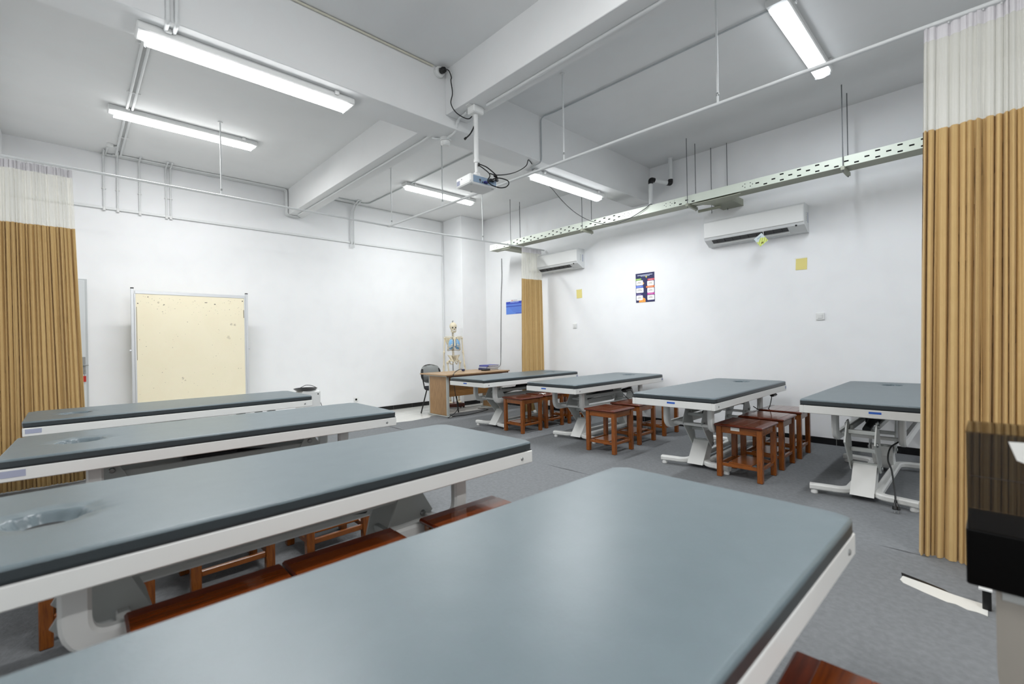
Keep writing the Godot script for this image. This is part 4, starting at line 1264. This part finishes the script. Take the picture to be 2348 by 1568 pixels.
	sheet_on_right_wall("notice", -6.80, -6.30, 1.822, 2.115, image_mat(b), "blue printed notice with white heading strip beside the corner curtain", "notice")
	var n2 := sheet_on_right_wall("yellow_note", -1.645, -1.527, 2.07, 2.208, M.yellow, "large yellow note stuck below the near air conditioner", "note", 0.04)
	obj("tape", MB.new().box(Vector3(-0.002, 0.073, -0.006), Vector3(0.001, 0.012, 0.13), 0.0), M.paper, n2)
	var n1 := sheet_on_right_wall("yellow_note", -4.998, -4.882, 2.003, 2.155, M.yellow, "small-looking yellow note stuck below the farther air conditioner", "note", -0.03)
	obj("tape", MB.new().box(Vector3(-0.002, 0.076, 0.0), Vector3(0.001, 0.010, 0.08), 0.0), M.paper, n1)
	for a in [[-1.403, 1.50, "white light switch on the right wall below the nearer yellow note"], [-5.045, 1.53, "white light switch on the right wall below the farther yellow note"]]:
		var s := thing("wall_switch", Vector3(XR, a[1], a[0]), 0.0, a[2], "switch", "wall switches")
		obj("plate", MB.new().box(Vector3(-0.006, 0, 0), Vector3(0.012, 0.086, 0.086), 0.004), M.white, s)
		obj("rocker", MB.new().box(Vector3(-0.014, 0, 0), Vector3(0.009, 0.05, 0.046), 0.003, Basis(Vector3(0, 0, 1), 0.06)), M.white, s)


# ------------------------------------------------------------------ back wall
func back_wall_things() -> void:
	# double-sided board on a wheeled aluminium stand, cream pinboard side showing
	var zb := -7.72
	var bd := thing("display_board", Vector3(1.215, 0.007, zb), 0.0, "cream display board in an aluminium frame standing before the back wall", "board")
	var sz := 512
	var im := Image.create(sz, sz, false, Image.FORMAT_RGB8)
	var fn := FastNoiseLite.new()
	fn.seed = 12
	fn.frequency = 0.006
	fn.fractal_octaves = 4
	for y in sz:
		for x in sz:
			var q := fn.get_noise_2d(x, y) * 0.5 + 0.5
			im.set_pixel(x, y, Color(0.925, 0.89, 0.78).lerp(Color(0.94, 0.91, 0.81), q))
	var rg := RandomNumberGenerator.new()
	rg.seed = 9
	for k in 150:
		var x := rg.randi_range(10, sz - 12)
		var y := rg.randi_range(6, sz - 40)
		if rg.randf() < 0.55: y = rg.randi_range(6, 90)
		var g := rg.randf_range(0.5, 0.82)
		im.fill_rect(Rect2i(x, y, rg.randi_range(1, 4), rg.randi_range(1, 2)), Color(g, g * 0.96, g * 0.86))
	for q in [[6, 42, 5, 4, 0.25], [118, 44, 6, 4, 0.5], [50, 12, 4, 3, 0.35], [310, 28, 12, 3, 0.4], [356, 34, 8, 4, 0.42], [500, 12, 6, 6, 0.5], [508, 60, 3, 40, 0.35], [2, 60, 2, 240, 0.45]]:
		im.fill_rect(Rect2i(q[0], q[1], q[2], q[3]), grey(q[4], Color(1, 0.95, 0.85)))
	for q in [[442, 134, 9], [460, 136, 8], [425, 198, 10], [432, 204, 6], [200, 392, 8], [210, 402, 5], [96, 36, 6]]:
		for y in range(-q[2], q[2]):
			for x in range(-q[2], q[2]):
				var d := Vector2(x, y).length() / float(q[2])
				if d < 1.0 and rg.randf() < 0.55 * (1.0 - d):
					im.set_pixel(q[0] + x, q[1] + y, Color(0.55, 0.51, 0.42))
	text_bars(im, 300, 480, 0, 0, Color(), 1)
	var w := 1.255
	var y0 := 0.50
	var y1 := 1.985
	var pm := MB.new()
	pm.pic(Vector3(-w / 2, y1, 0.0115), Vector3(w / 2, y1, 0.0115), Vector3(w / 2, y0, 0.0115), Vector3(-w / 2, y0, 0.0115), Vector3(0, 0, 1))
	pm.box(Vector3(0, (y0 + y1) / 2, 0), Vector3(w, y1 - y0, 0.022), 0.0)
	tag(obj("panel", pm, image_mat(im), bd), "cream pinboard face with scuffs")
	obj("top_rail", MB.new().box(Vector3(0, y1 + 0.020, 0), Vector3(w + 0.02, 0.045, 0.034), 0.005), M.alu, bd)
	obj("bottom_rail", MB.new().box(Vector3(0, y0 - 0.020, 0), Vector3(w + 0.02, 0.045, 0.034), 0.005), M.alu, bd)
	for s in [-1.0, 1.0]:
		obj("side_rail", MB.new().box(Vector3(s * (w / 2 + 0.008), (y0 + y1) / 2, 0), Vector3(0.018, y1 - y0, 0.034), 0.004), M.alu, bd)
		var po := obj("post", MB.new().box(Vector3(s * (w / 2 + 0.034), 1.075, 0), Vector3(0.032, 1.95, 0.032), 0.004), M.alu, bd)
		obj("post_cap", MB.new().box(Vector3(s * (w / 2 + 0.034), 2.056, 0), Vector3(0.036, 0.014, 0.036), 0.004), M.dark, po)
		obj("pivot_knob", MB.new().lathe(Vector3(s * (w / 2 + 0.05), 1.24, 0), [[0.0, 0.02], [0.013, 0.018], [0.014, 0.0]], Vector3(s, 0, 0), 12), M.alu, po)
		obj("foot", MB.new().box(Vector3(s * (w / 2 + 0.034), 0.085, 0), Vector3(0.04, 0.035, 0.55), 0.008), M.alu, bd)
		for u in [-1.0, 1.0]:
			obj("caster", MB.new().lathe(Vector3(s * (w / 2 + 0.024), 0.033, u * 0.24), [[0.0, 0.0], [0.03, 0.0], [0.033, 0.005], [0.033, 0.017], [0.03, 0.022], [0.0, 0.022]], Vector3(1, 0, 0), 16), M.rubber, bd)
	# socket low on the back wall
	var so := thing("power_socket", Vector3(3.716, 0.27, ZB), 0.0, "small white socket low on the back wall left of the desk", "socket")
	obj("plate", MB.new().box(Vector3(0, 0, 0.006), Vector3(0.08, 0.08, 0.012), 0.004), M.white, so)
	obj("recess", MB.new().lathe(Vector3(0, 0, 0.008), [[0.022, 0.0], [0.022, 0.006], [0.019, 0.006], [0.018, 0.004], [0.0, 0.004]], Vector3(0, 0, 1), 16), M.frame_grey, so)
	# white appliance with a dark tray lid
	var ap := thing("white_appliance", Vector3(2.40, 0.0075, -6.75), 0.12, "white floor-standing appliance with black oval lid beyond the farthest left table", "appliance")
	obj("body", MB.new().box(Vector3(0, 0.325, 0), Vector3(0.27, 0.62, 0.25), 0.03), M.white, ap)
	obj("lid", MB.new().lathe(Vector3(-0.035, 0.635, 0), [[0.0, 0.004], [0.115, 0.004], [0.15, 0.026], [0.158, 0.022], [0.13, 0.0], [0.0, -0.002]], Vector3.UP, 24), M.black, ap)
	obj("handle", MB.new().tube(smooth_path([Vector3(-0.16, 0.655, 0.02), Vector3(-0.09, 0.685, 0.02), Vector3(-0.03, 0.705, 0.02), Vector3(0.05, 0.69, 0.02), Vector3(0.11, 0.66, 0.02)]), 0.004, 8), M.dark, ap)
	obj("indicator", MB.new().box(Vector3(0.085, 0.575, 0.126), Vector3(0.018, 0.018, 0.004), 0.002), M.dark, ap)
	obj("lead", MB.new().tube(smooth_path([Vector3(0.13, 0.56, -0.05), Vector3(0.17, 0.48, -0.02), Vector3(0.21, 0.36, 0.0), Vector3(0.23, 0.15, 0.02), Vector3(0.26, 0.006, 0.05)]), 0.004, 8), M.dark, ap)


# ------------------------------------------------------------------ desk, chair, skeleton
func desk_corner() -> void:
	var fy := 0.0075
	var d := thing("wooden_desk", Vector3(5.20, fy, -6.70), 0.0, "light wooden office desk with grey edged end panels in the far corner", "desk")
	obj("top", MB.new().box(Vector3(0, 0.722, 0), Vector3(1.46, 0.022, 0.80), 0.003), M.laminate_x, d)
	obj("top_edge", MB.new().box(Vector3(0, 0.700, 0.386), Vector3(1.40, 0.024, 0.022), 0.003), M.desk_rim, d)
	for s in [-1.0, 1.0]:
		var pn := obj("end_panel", MB.new().box(Vector3(s * 0.615, 0.365, 0.02), Vector3(0.045, 0.68, 0.50), 0.004), M.laminate_y, d)
		for u in [-1.0, 1.0]:
			obj("edge_strip", MB.new().box(Vector3(s * 0.615, 0.365, 0.02 + u * 0.262), Vector3(0.055, 0.69, 0.026), 0.008), M.desk_edge, pn)
		obj("panel_cap", MB.new().box(Vector3(s * 0.615, 0.698, 0.01), Vector3(0.052, 0.026, 0.70), 0.004), M.desk_edge, pn)
		obj("panel_foot", MB.new().box(Vector3(s * 0.615, 0.012, 0.03), Vector3(0.06, 0.022, 0.66), 0.006), M.desk_edge, pn)
	obj("modesty_panel", MB.new().box(Vector3(0, 0.505, 0.12), Vector3(1.19, 0.37, 0.018), 0.002), M.laminate_panel, d)
	# binders stacked on the desk
	var ys := fy + 0.7335
	var bl := [[0.032, 0.02, "purple_dark", "dark bottom binder in the stack on the desk"], [0.03, -0.05, "clear", "translucent pale folder in the middle of the desk stack"], [0.028, 0.06, "purple", "blue purple binder on top of the desk stack"]]
	var mats := {"purple_dark": M.navy, "clear": mat(Color(0.66, 0.68, 0.76), 0.4), "purple": M.purple}
	for i in bl.size():
		var q: Array = bl[i]
		var b := thing("binder", Vector3(5.80 + 0.01 * i, ys, -6.76), q[1], q[3], "binder", "binders stacked on the desk")
		obj("cover", MB.new().box(Vector3(0, 0.002, 0), Vector3(0.30, 0.004, 0.25), 0.001).box(Vector3(0, q[0] - 0.002, 0), Vector3(0.30, 0.004, 0.25), 0.001).box(Vector3(-0.149, q[0] / 2, 0), Vector3(0.004, q[0], 0.25), 0.001), mats[q[2]], b)
		obj("pages", MB.new().box(Vector3(0.01, q[0] / 2, 0), Vector3(0.27, q[0] - 0.009, 0.235), 0.001), M.paper, b)
		ys += q[0] + 0.0015
	var ph := obj("desk_phone", MB.new().box(Vector3(5.56, fy + 0.7335 + 0.014, -6.56), Vector3(0.16, 0.028, 0.10), 0.010), M.black)
	tag(ph, "flat black object lying beside the binders on the desk", "device")
	var mc := thing("microphone", Vector3(4.98, fy + 0.7335, -6.66), 0.0, "dark cable with violet connector curling over the desk top", "cable")
	obj("lead", MB.new().tube(smooth_path([Vector3(-0.40, 0.0, 0.42), Vector3(-0.14, 0.006, 0.10), Vector3(-0.06, 0.03, 0.06), Vector3(0.05, 0.05, 0.0), Vector3(0.14, 0.045, -0.06), Vector3(0.20, 0.035, -0.10)]), 0.006, 8), M.black, mc)
	obj("connector", MB.new().box(Vector3(0.22, 0.024, -0.115), Vector3(0.075, 0.036, 0.05), 0.012, Basis(Vector3(0, 1, 0), 0.6)), M.navy, mc)
	var dc := obj("hanging_lead", MB.new().tube(smooth_path([Vector3(4.575, 0.742, -6.25), Vector3(4.588, 0.70, -6.235), Vector3(4.592, 0.562, -6.24), Vector3(4.639, 0.354, -6.26), Vector3(4.690, 0.235, -6.27), Vector3(4.655, 0.113, -6.28), Vector3(4.52, 0.03, -6.30), Vector3(4.60, 0.016, -6.39), Vector3(4.98, 0.014, -6.36), Vector3(5.40, 0.014, -6.47), Vector3(5.62, 0.014, -6.59), Vector3(5.55, 0.016, -6.80)], 8), 0.006, 8), M.black)
	tag(dc, "black cable hanging off the desk's left front and trailing along the carpet", "cable")
	# chair tucked behind the desk
	var c := thing("office_chair", Vector3(4.82, 0.001, -6.98), 0.10, "grey and black visitor chair tucked behind the wooden desk", "chair")
	for s in [-1.0, 1.0]:
		var pts := rounded([Vector3(s * 0.225, 0.0, 0.235), Vector3(s * 0.215, 0.435, 0.17), Vector3(s * 0.215, 0.43, -0.17), Vector3(s * 0.215, 0.62, -0.225), Vector3(s * 0.19, 0.80, -0.255)], 0.06)
		obj("side_frame", MB.new().tube(pts, 0.0115, 10), M.black, c)
		obj("leg", MB.new().tube([Vector3(s * 0.215, 0.42, -0.12), Vector3(s * 0.235, 0.0, -0.265)], 0.0115, 10), M.black, c)
	obj("seat", MB.new().box(Vector3(0, 0.462, 0.0), Vector3(0.45, 0.065, 0.43), 0.028), M.seat_dark, c)
	var back := MB.new()
	var bf := func(i: int, j: int) -> Vector3:
		var u := float(i) / 16.0 * 2.0 - 1.0
		var v := float(j) / 14.0 * 2.0 - 1.0
		var k := sqrt(maxf(0.0, 1.0 - pow(absf(v), 3.2)))
		return Vector3(u * 0.225 * (0.35 + 0.65 * k), 0.705 + v * 0.165, -0.255 - 0.05 * (1.0 - u * u) * 0.9 - 0.02 * v)
	back.grid(16, 14, bf, Vector3(0, 0, -1))
	back.grid(16, 14, func(i, j): return (bf.call(i, j) as Vector3) + Vector3(0, 0, 0.035) * (1.0 - pow(absf(float(i) / 8.0 - 1.0), 6.0)) * (1.0 - pow(absf(float(j) / 7.0 - 1.0), 6.0)), Vector3(0, 0, 1))
	obj("backrest", back, M.seat_grey, c)
	var rim := []
	for k in 41:
		var a := TAU * k / 40.0
		var u := cos(a)
		var v := sin(a)
		rim.append(Vector3(u * 0.226, 0.705 + signf(v) * pow(absf(v), 0.75) * 0.166, -0.252 - 0.045 * (1.0 - u * u) - 0.02 * v))
	obj("back_rim", MB.new().tube(rim, 0.009, 8, false), M.black, c)
	skeleton()


func bone(mb: MB, a: Vector3, b: Vector3, r: float, end := 1.7) -> MB:
	var d := b - a
	var l := d.length()
	mb.lathe(a, [[0.0, -r * 0.6], [r * end * 0.8, -r * 0.3], [r * end, r * 0.7], [r * 1.05, l * 0.12], [r * 0.9, l * 0.5], [r * 1.05, l * 0.88], [r * end, l - r * 0.7], [r * end * 0.8, l + r * 0.3], [0.0, l + r * 0.6]], d, 10)
	return mb


func skeleton() -> void:
	var o := thing("skeleton_model", Vector3(5.42, 0.001, -7.36), -0.42, "life-size white anatomical skeleton with blue lungs standing against the corner column", "skeleton")
	var B: Material = M.bone
	# stand
	obj("stand_base", MB.new().box(Vector3(0, 0.055, 0), Vector3(0.34, 0.07, 0.30), 0.01), M.wood_dark, o)
	obj("stand_pole", MB.new().tube([Vector3(0, 0.08, -0.09), Vector3(0, 1.66, -0.09), Vector3(0, 1.70, -0.05), Vector3(0, 1.70, -0.01)], 0.010, 10), M.steel, o)
	for s in [-1.0, 1.0]:
		for u in [-1.0, 1.0]:
			obj("caster", MB.new().ball(Vector3(s * 0.15, 0.018, u * 0.13), Vector3(0.018, 0.018, 0.018), 10), M.rubber, o)
	# skull
	var sk := obj("skull", MB.new().ball(Vector3(0, 1.597, -0.01), Vector3(0.072, 0.080, 0.092), 18).ball(Vector3(0, 1.545, 0.045), Vector3(0.050, 0.052, 0.042), 14), B, o)
	obj("jaw", MB.new().box(Vector3(0, 1.487, 0.045), Vector3(0.078, 0.036, 0.055), 0.014).box(Vector3(-0.045, 1.510, 0.02), Vector3(0.014, 0.06, 0.03), 0.006).box(Vector3(0.045, 1.510, 0.02), Vector3(0.014, 0.06, 0.03), 0.006), B, sk)
	for s in [-1.0, 1.0]:
		obj("eye_socket", MB.new().ball(Vector3(s * 0.027, 1.566, 0.074), Vector3(0.017, 0.016, 0.014), 12), M.dark, sk)
	obj("nose_opening", MB.new().ball(Vector3(0, 1.540, 0.084), Vector3(0.009, 0.014, 0.008), 10), M.dark, sk)
	var te := MB.new()
	for k in 8:
		te.box(Vector3((k - 3.5) * 0.0085, 1.511, 0.082 - 0.0011 * (k - 3.5) * (k - 3.5)), Vector3(0.0072, 0.022, 0.006), 0.002)
	obj("teeth", te, M.paper, sk)
	# spine
	var sp := MB.new()
	for k in 24:
		var y := 0.99 + k * 0.0208
		var z := -0.045 - 0.022 * sin((k - 4) * 0.30)
		var r := lerpf(0.023, 0.014, k / 23.0)
		sp.lathe(Vector3(0, y, z), [[0.0, -0.008], [r, -0.008], [r * 0.85, 0.0], [r, 0.008], [0.0, 0.008]], Vector3.UP, 10)
		sp.box(Vector3(0, y - 0.004, z - 0.030), Vector3(0.008, 0.012, 0.03), 0.002)
		sp.box(Vector3(0, y, z - 0.012), Vector3(0.055, 0.007, 0.010), 0.002)
	obj("spine", sp, B, o)
	# ribs
	for k in 11:
		var y := 1.385 - k * 0.026
		var w := 0.066 + 0.062 * sin(minf(1.0, (k + 1) / 6.5) * PI / 2)
		var dp := 0.055 + 0.045 * sin(minf(1.0, (k + 1) / 6.5) * PI / 2)
		var last := 0.90 if k < 7 else 0.80 - 0.12 * (k - 7)
		for s in [-1.0, 1.0]:
			var pts := []
			for q in 15:
				var a := PI * last * q / 14.0
				pts.append(Vector3(s * w * sin(a), y - 0.048 * (1.0 - cos(a)) * 0.5 + (0.022 * maxf(0.0, q - 10.0) / 4.0 if k > 4 else 0.0), 0.022 - dp * cos(a)))
			obj("rib", MB.new().tube(pts, 0.0070, 6), B, o)
	obj("sternum", MB.new().box(Vector3(0, 1.285, 0.118), Vector3(0.028, 0.155, 0.010), 0.004, Basis(Vector3(1, 0, 0), -0.10)).box(Vector3(0, 1.362, 0.105), Vector3(0.05, 0.045, 0.012), 0.005, Basis(Vector3(1, 0, 0), -0.2)), B, o)
	for s in [-1.0, 1.0]:
		tag(obj("lung", MB.new().ball(Vector3(s * 0.060, 1.245, 0.045), Vector3(0.056, 0.110, 0.066), 16, Basis(Vector3(0, 0, 1), s * 0.16)), M.lung, o), "pale blue lung")
		obj("clavicle", MB.new().tube(smooth_path([Vector3(s * 0.015, 1.375, 0.10), Vector3(s * 0.08, 1.392, 0.085), Vector3(s * 0.165, 1.395, 0.01)]), 0.007, 8), B, o)
		obj("scapula", MB.new().plate(Vector3(s * 0.115, 1.30, -0.085), Vector3(s, 0, 0.25), Vector3(0, 1, 0), [Vector2(-0.055, 0.075), Vector2(0.05, 0.085), Vector2(0.045, 0.04), Vector2(-0.01, -0.085), Vector2(-0.035, -0.06)], 0.008), B, o)
		# arms
		obj("humerus", bone(MB.new(), Vector3(s * 0.172, 1.375, -0.01), Vector3(s * 0.190, 1.075, -0.015), 0.0125, 1.8), B, o)
		obj("radius", bone(MB.new(), Vector3(s * 0.200, 1.06, 0.0), Vector3(s * 0.212, 0.835, 0.03), 0.0065, 1.8), B, o)
		obj("ulna", bone(MB.new(), Vector3(s * 0.186, 1.065, -0.015), Vector3(s * 0.198, 0.835, 0.02), 0.0065, 1.8), B, o)
		var hd := MB.new()
		for q in 5:
			var fx: float = s * (0.190 + 0.0085 * q)
			var fl: float = [0.075, 0.145, 0.16, 0.15, 0.125][q]
			var zz: float = 0.045 if q == 0 else 0.03
			hd.tube([Vector3(fx, 0.82, 0.025), Vector3(fx + s * 0.004, 0.82 - fl * 0.5, zz), Vector3(fx + s * 0.004, 0.82 - fl, zz + 0.016)], 0.0042, 6)
		hd.ball(Vector3(s * 0.206, 0.818, 0.025), Vector3(0.024, 0.014, 0.012), 10)
		obj("hand", hd, B, o)
		# legs
		obj("femur", bone(MB.new(), Vector3(s * 0.125, 0.895, -0.01), Vector3(s * 0.085, 0.50, 0.0), 0.0145, 1.9).tube([Vector3(s * 0.125, 0.90, -0.01), Vector3(s * 0.085, 0.925, 0.0)], 0.013, 8).ball(Vector3(s * 0.082, 0.927, 0.0), Vector3(0.022, 0.022, 0.022), 12), B, o)
		obj("kneecap", MB.new().ball(Vector3(s * 0.085, 0.495, 0.032), Vector3(0.02, 0.022, 0.010), 10), B, o)
		obj("tibia", bone(MB.new(), Vector3(s * 0.082, 0.475, 0.0), Vector3(s * 0.082, 0.135, -0.01), 0.0125, 1.8), B, o)
		obj("fibula", bone(MB.new(), Vector3(s * 0.108, 0.465, -0.01), Vector3(s * 0.105, 0.13, -0.015), 0.006, 1.7), B, o)
		var ft := MB.new()
		ft.ball(Vector3(s * 0.085, 0.112, -0.03), Vector3(0.024, 0.022, 0.038), 12)
		for q in 5:
			ft.tube([Vector3(s * (0.072 + 0.008 * q), 0.118, -0.005), Vector3(s * (0.066 + 0.012 * q), 0.108, 0.06), Vector3(s * (0.064 + 0.013 * q), 0.098, 0.125 - 0.008 * q)], 0.006, 6)
		obj("foot", ft, B, o)
		obj("hip_bone", MB.new().grid(8, 10, func(i, j):
			var u := float(i) / 8.0
			var a := lerpf(-0.5, PI * 0.85, float(j) / 10.0)
			var rr := lerpf(0.060, 0.125, u)
			return Vector3(s * rr * sin(a) * 1.02, lerpf(0.925, 1.035, u) - 0.02 * (1.0 - sin(maxf(a, 0.0))), -0.055 + 0.07 * (1.0 - cos(a)) * (1.0 - 0.3 * u)), Vector3(s, 0.3, 0)), B, o)
		obj("pubis", MB.new().tube(smooth_path([Vector3(s * 0.01, 0.905, 0.065), Vector3(s * 0.045, 0.912, 0.055), Vector3(s * 0.085, 0.93, 0.02)]), 0.010, 8).tube(smooth_path([Vector3(s * 0.012, 0.895, 0.062), Vector3(s * 0.045, 0.855, 0.02), Vector3(s * 0.07, 0.865, -0.02), Vector3(s * 0.085, 0.93, -0.01)]), 0.010, 8), B, o)
	obj("sacrum", MB.new().plate(Vector3(0, 0.955, -0.075), Vector3(1, 0, 0), Vector3(0, 1, -0.25), [Vector2(-0.055, 0.05), Vector2(0.055, 0.05), Vector2(0.02, -0.06), Vector2(-0.02, -0.06)], 0.02), B, o)


# ------------------------------------------------------------------ things close to the viewer on the right
func near_things() -> void:
	# smoked display case on a pale cabinet; its long side runs towards the viewer
	var X := 1.60
	var z0 := -0.055
	var ln := 0.62
	var dp := 0.20
	var cab := thing("cabinet", Vector3(X + 0.22, 0.0075, z0 + 0.05 + ln / 2), 0.0, "pale beige cabinet with rounded edge at the bottom right corner", "cabinet")
	var poly := []
	for q in rounded([Vector3(-ln / 2 + 0.0, 0.636, 0), Vector3(-ln / 2 + 0.0, 0.40, 0), Vector3(-ln / 2 + 0.03, 0.28, 0), Vector3(-ln / 2 + 0.10, 0.0, 0), Vector3(ln / 2, 0.0, 0), Vector3(ln / 2, 0.636, 0)], 0.12, 6):
		poly.append(Vector2(q.x, q.y))
	obj("body", MB.new().plate(Vector3(), Vector3(0, 0, 1), Vector3(0, 1, 0), poly, 0.40), M.beige, cab)
	obj("edge_band", MB.new().box(Vector3(-0.2015, 0.625, 0.0), Vector3(0.004, 0.02, ln - 0.02), 0.001), M.frame_grey, cab)
	var dc := thing("display_case", Vector3(X + dp / 2, 0.646, z0 + ln / 2), 0.0, "black based display case with smoked clear cover at the right edge", "display case")
	obj("base", MB.new().box(Vector3(0, 0.0705, 0), Vector3(dp, 0.139, ln), 0.004), M.black_satin, dc)
	var yb := 0.141
	var hc := 0.236
	obj("front_pane", MB.new().box(Vector3(-dp / 2 + 0.003, yb + hc / 2, 0), Vector3(0.004, hc, ln - 0.008), 0.0), M.smoked, dc)
	obj("rear_pane", MB.new().box(Vector3(dp / 2 - 0.003, yb + hc / 2, 0), Vector3(0.004, hc, ln - 0.008), 0.0), M.smoked, dc)
	for s in [-1.0, 1.0]:
		obj("end_pane", MB.new().box(Vector3(0, yb + hc / 2, s * (ln / 2 - 0.005)), Vector3(dp - 0.012, hc, 0.004), 0.0), M.smoked, dc)
	obj("top_pane", MB.new().box(Vector3(0, yb + hc + 0.002, 0), Vector3(dp - 0.002, 0.004, ln - 0.004), 0.0), M.smoked, dc)
	obj("divider_wire", MB.new().tube([Vector3(-dp / 2 + 0.006, yb + 0.13, -ln / 2 + 0.01), Vector3(-dp / 2 + 0.006, yb + 0.13, ln / 2 - 0.01)], 0.0008, 6), M.steel, dc)
	var pp := thing("paper_label", Vector3(X - 0.002, 0.985, 0.045), 0.0, "white paper label stuck on the smoked case at the right edge", "paper")
	obj("sheet", MB.new().plate(Vector3(), Vector3(0, 0, 1), Vector3(0, 1, 0), [Vector2(-0.025, 0.026), Vector2(0.055, 0.030), Vector2(0.055, -0.024), Vector2(0.0, -0.021), Vector2(-0.012, -0.016)], 0.0012), M.paper, pp)
	# ragged patch of bare floor and the block at its end
	var sp := obj("bare_strip", MB.new().plate(Vector3(0, 0.0095, 0), Vector3(1, 0, 0), Vector3(0, 0, 1), [Vector2(3.115, -0.345), Vector2(3.06, -0.35), Vector2(3.03, -0.335), Vector2(2.985, -0.25), Vector2(2.95, -0.17), Vector2(2.955, -0.14), Vector2(2.93, -0.10), Vector2(2.935, -0.07), Vector2(2.925, -0.035), Vector2(3.04, -0.035), Vector2(3.055, -0.15), Vector2(3.09, -0.25)], 0.0025), M.tile)
	tag(sp, "ragged white strip on the carpet below the right curtain", "strip")
	var sl := obj("dark_slit", MB.new().plate(Vector3(0, 0.0092, 0), Vector3(1, 0, 0), Vector3(0, 0, 1), [Vector2(3.155, -0.355), Vector2(3.118, -0.349), Vector2(3.094, -0.25), Vector2(3.062, -0.16), Vector2(3.088, -0.19), Vector2(3.115, -0.25)], 0.002), M.black)
	tag(sl, "dark slit along the upper edge of the ragged white strip", "slit")
	var bk := thing("floor_block", Vector3(3.0, 0.0075, -0.042), 0.0, "small black upright block with white cap at the end of the white strip", "block")
	obj("block", MB.new().box(Vector3(0, 0.045, 0.004), Vector3(0.03, 0.09, 0.03), 0.003), M.black, bk)
	obj("cap", MB.new().box(Vector3(-0.002, 0.095, 0.0), Vector3(0.045, 0.010, 0.045), 0.002), M.white, bk)
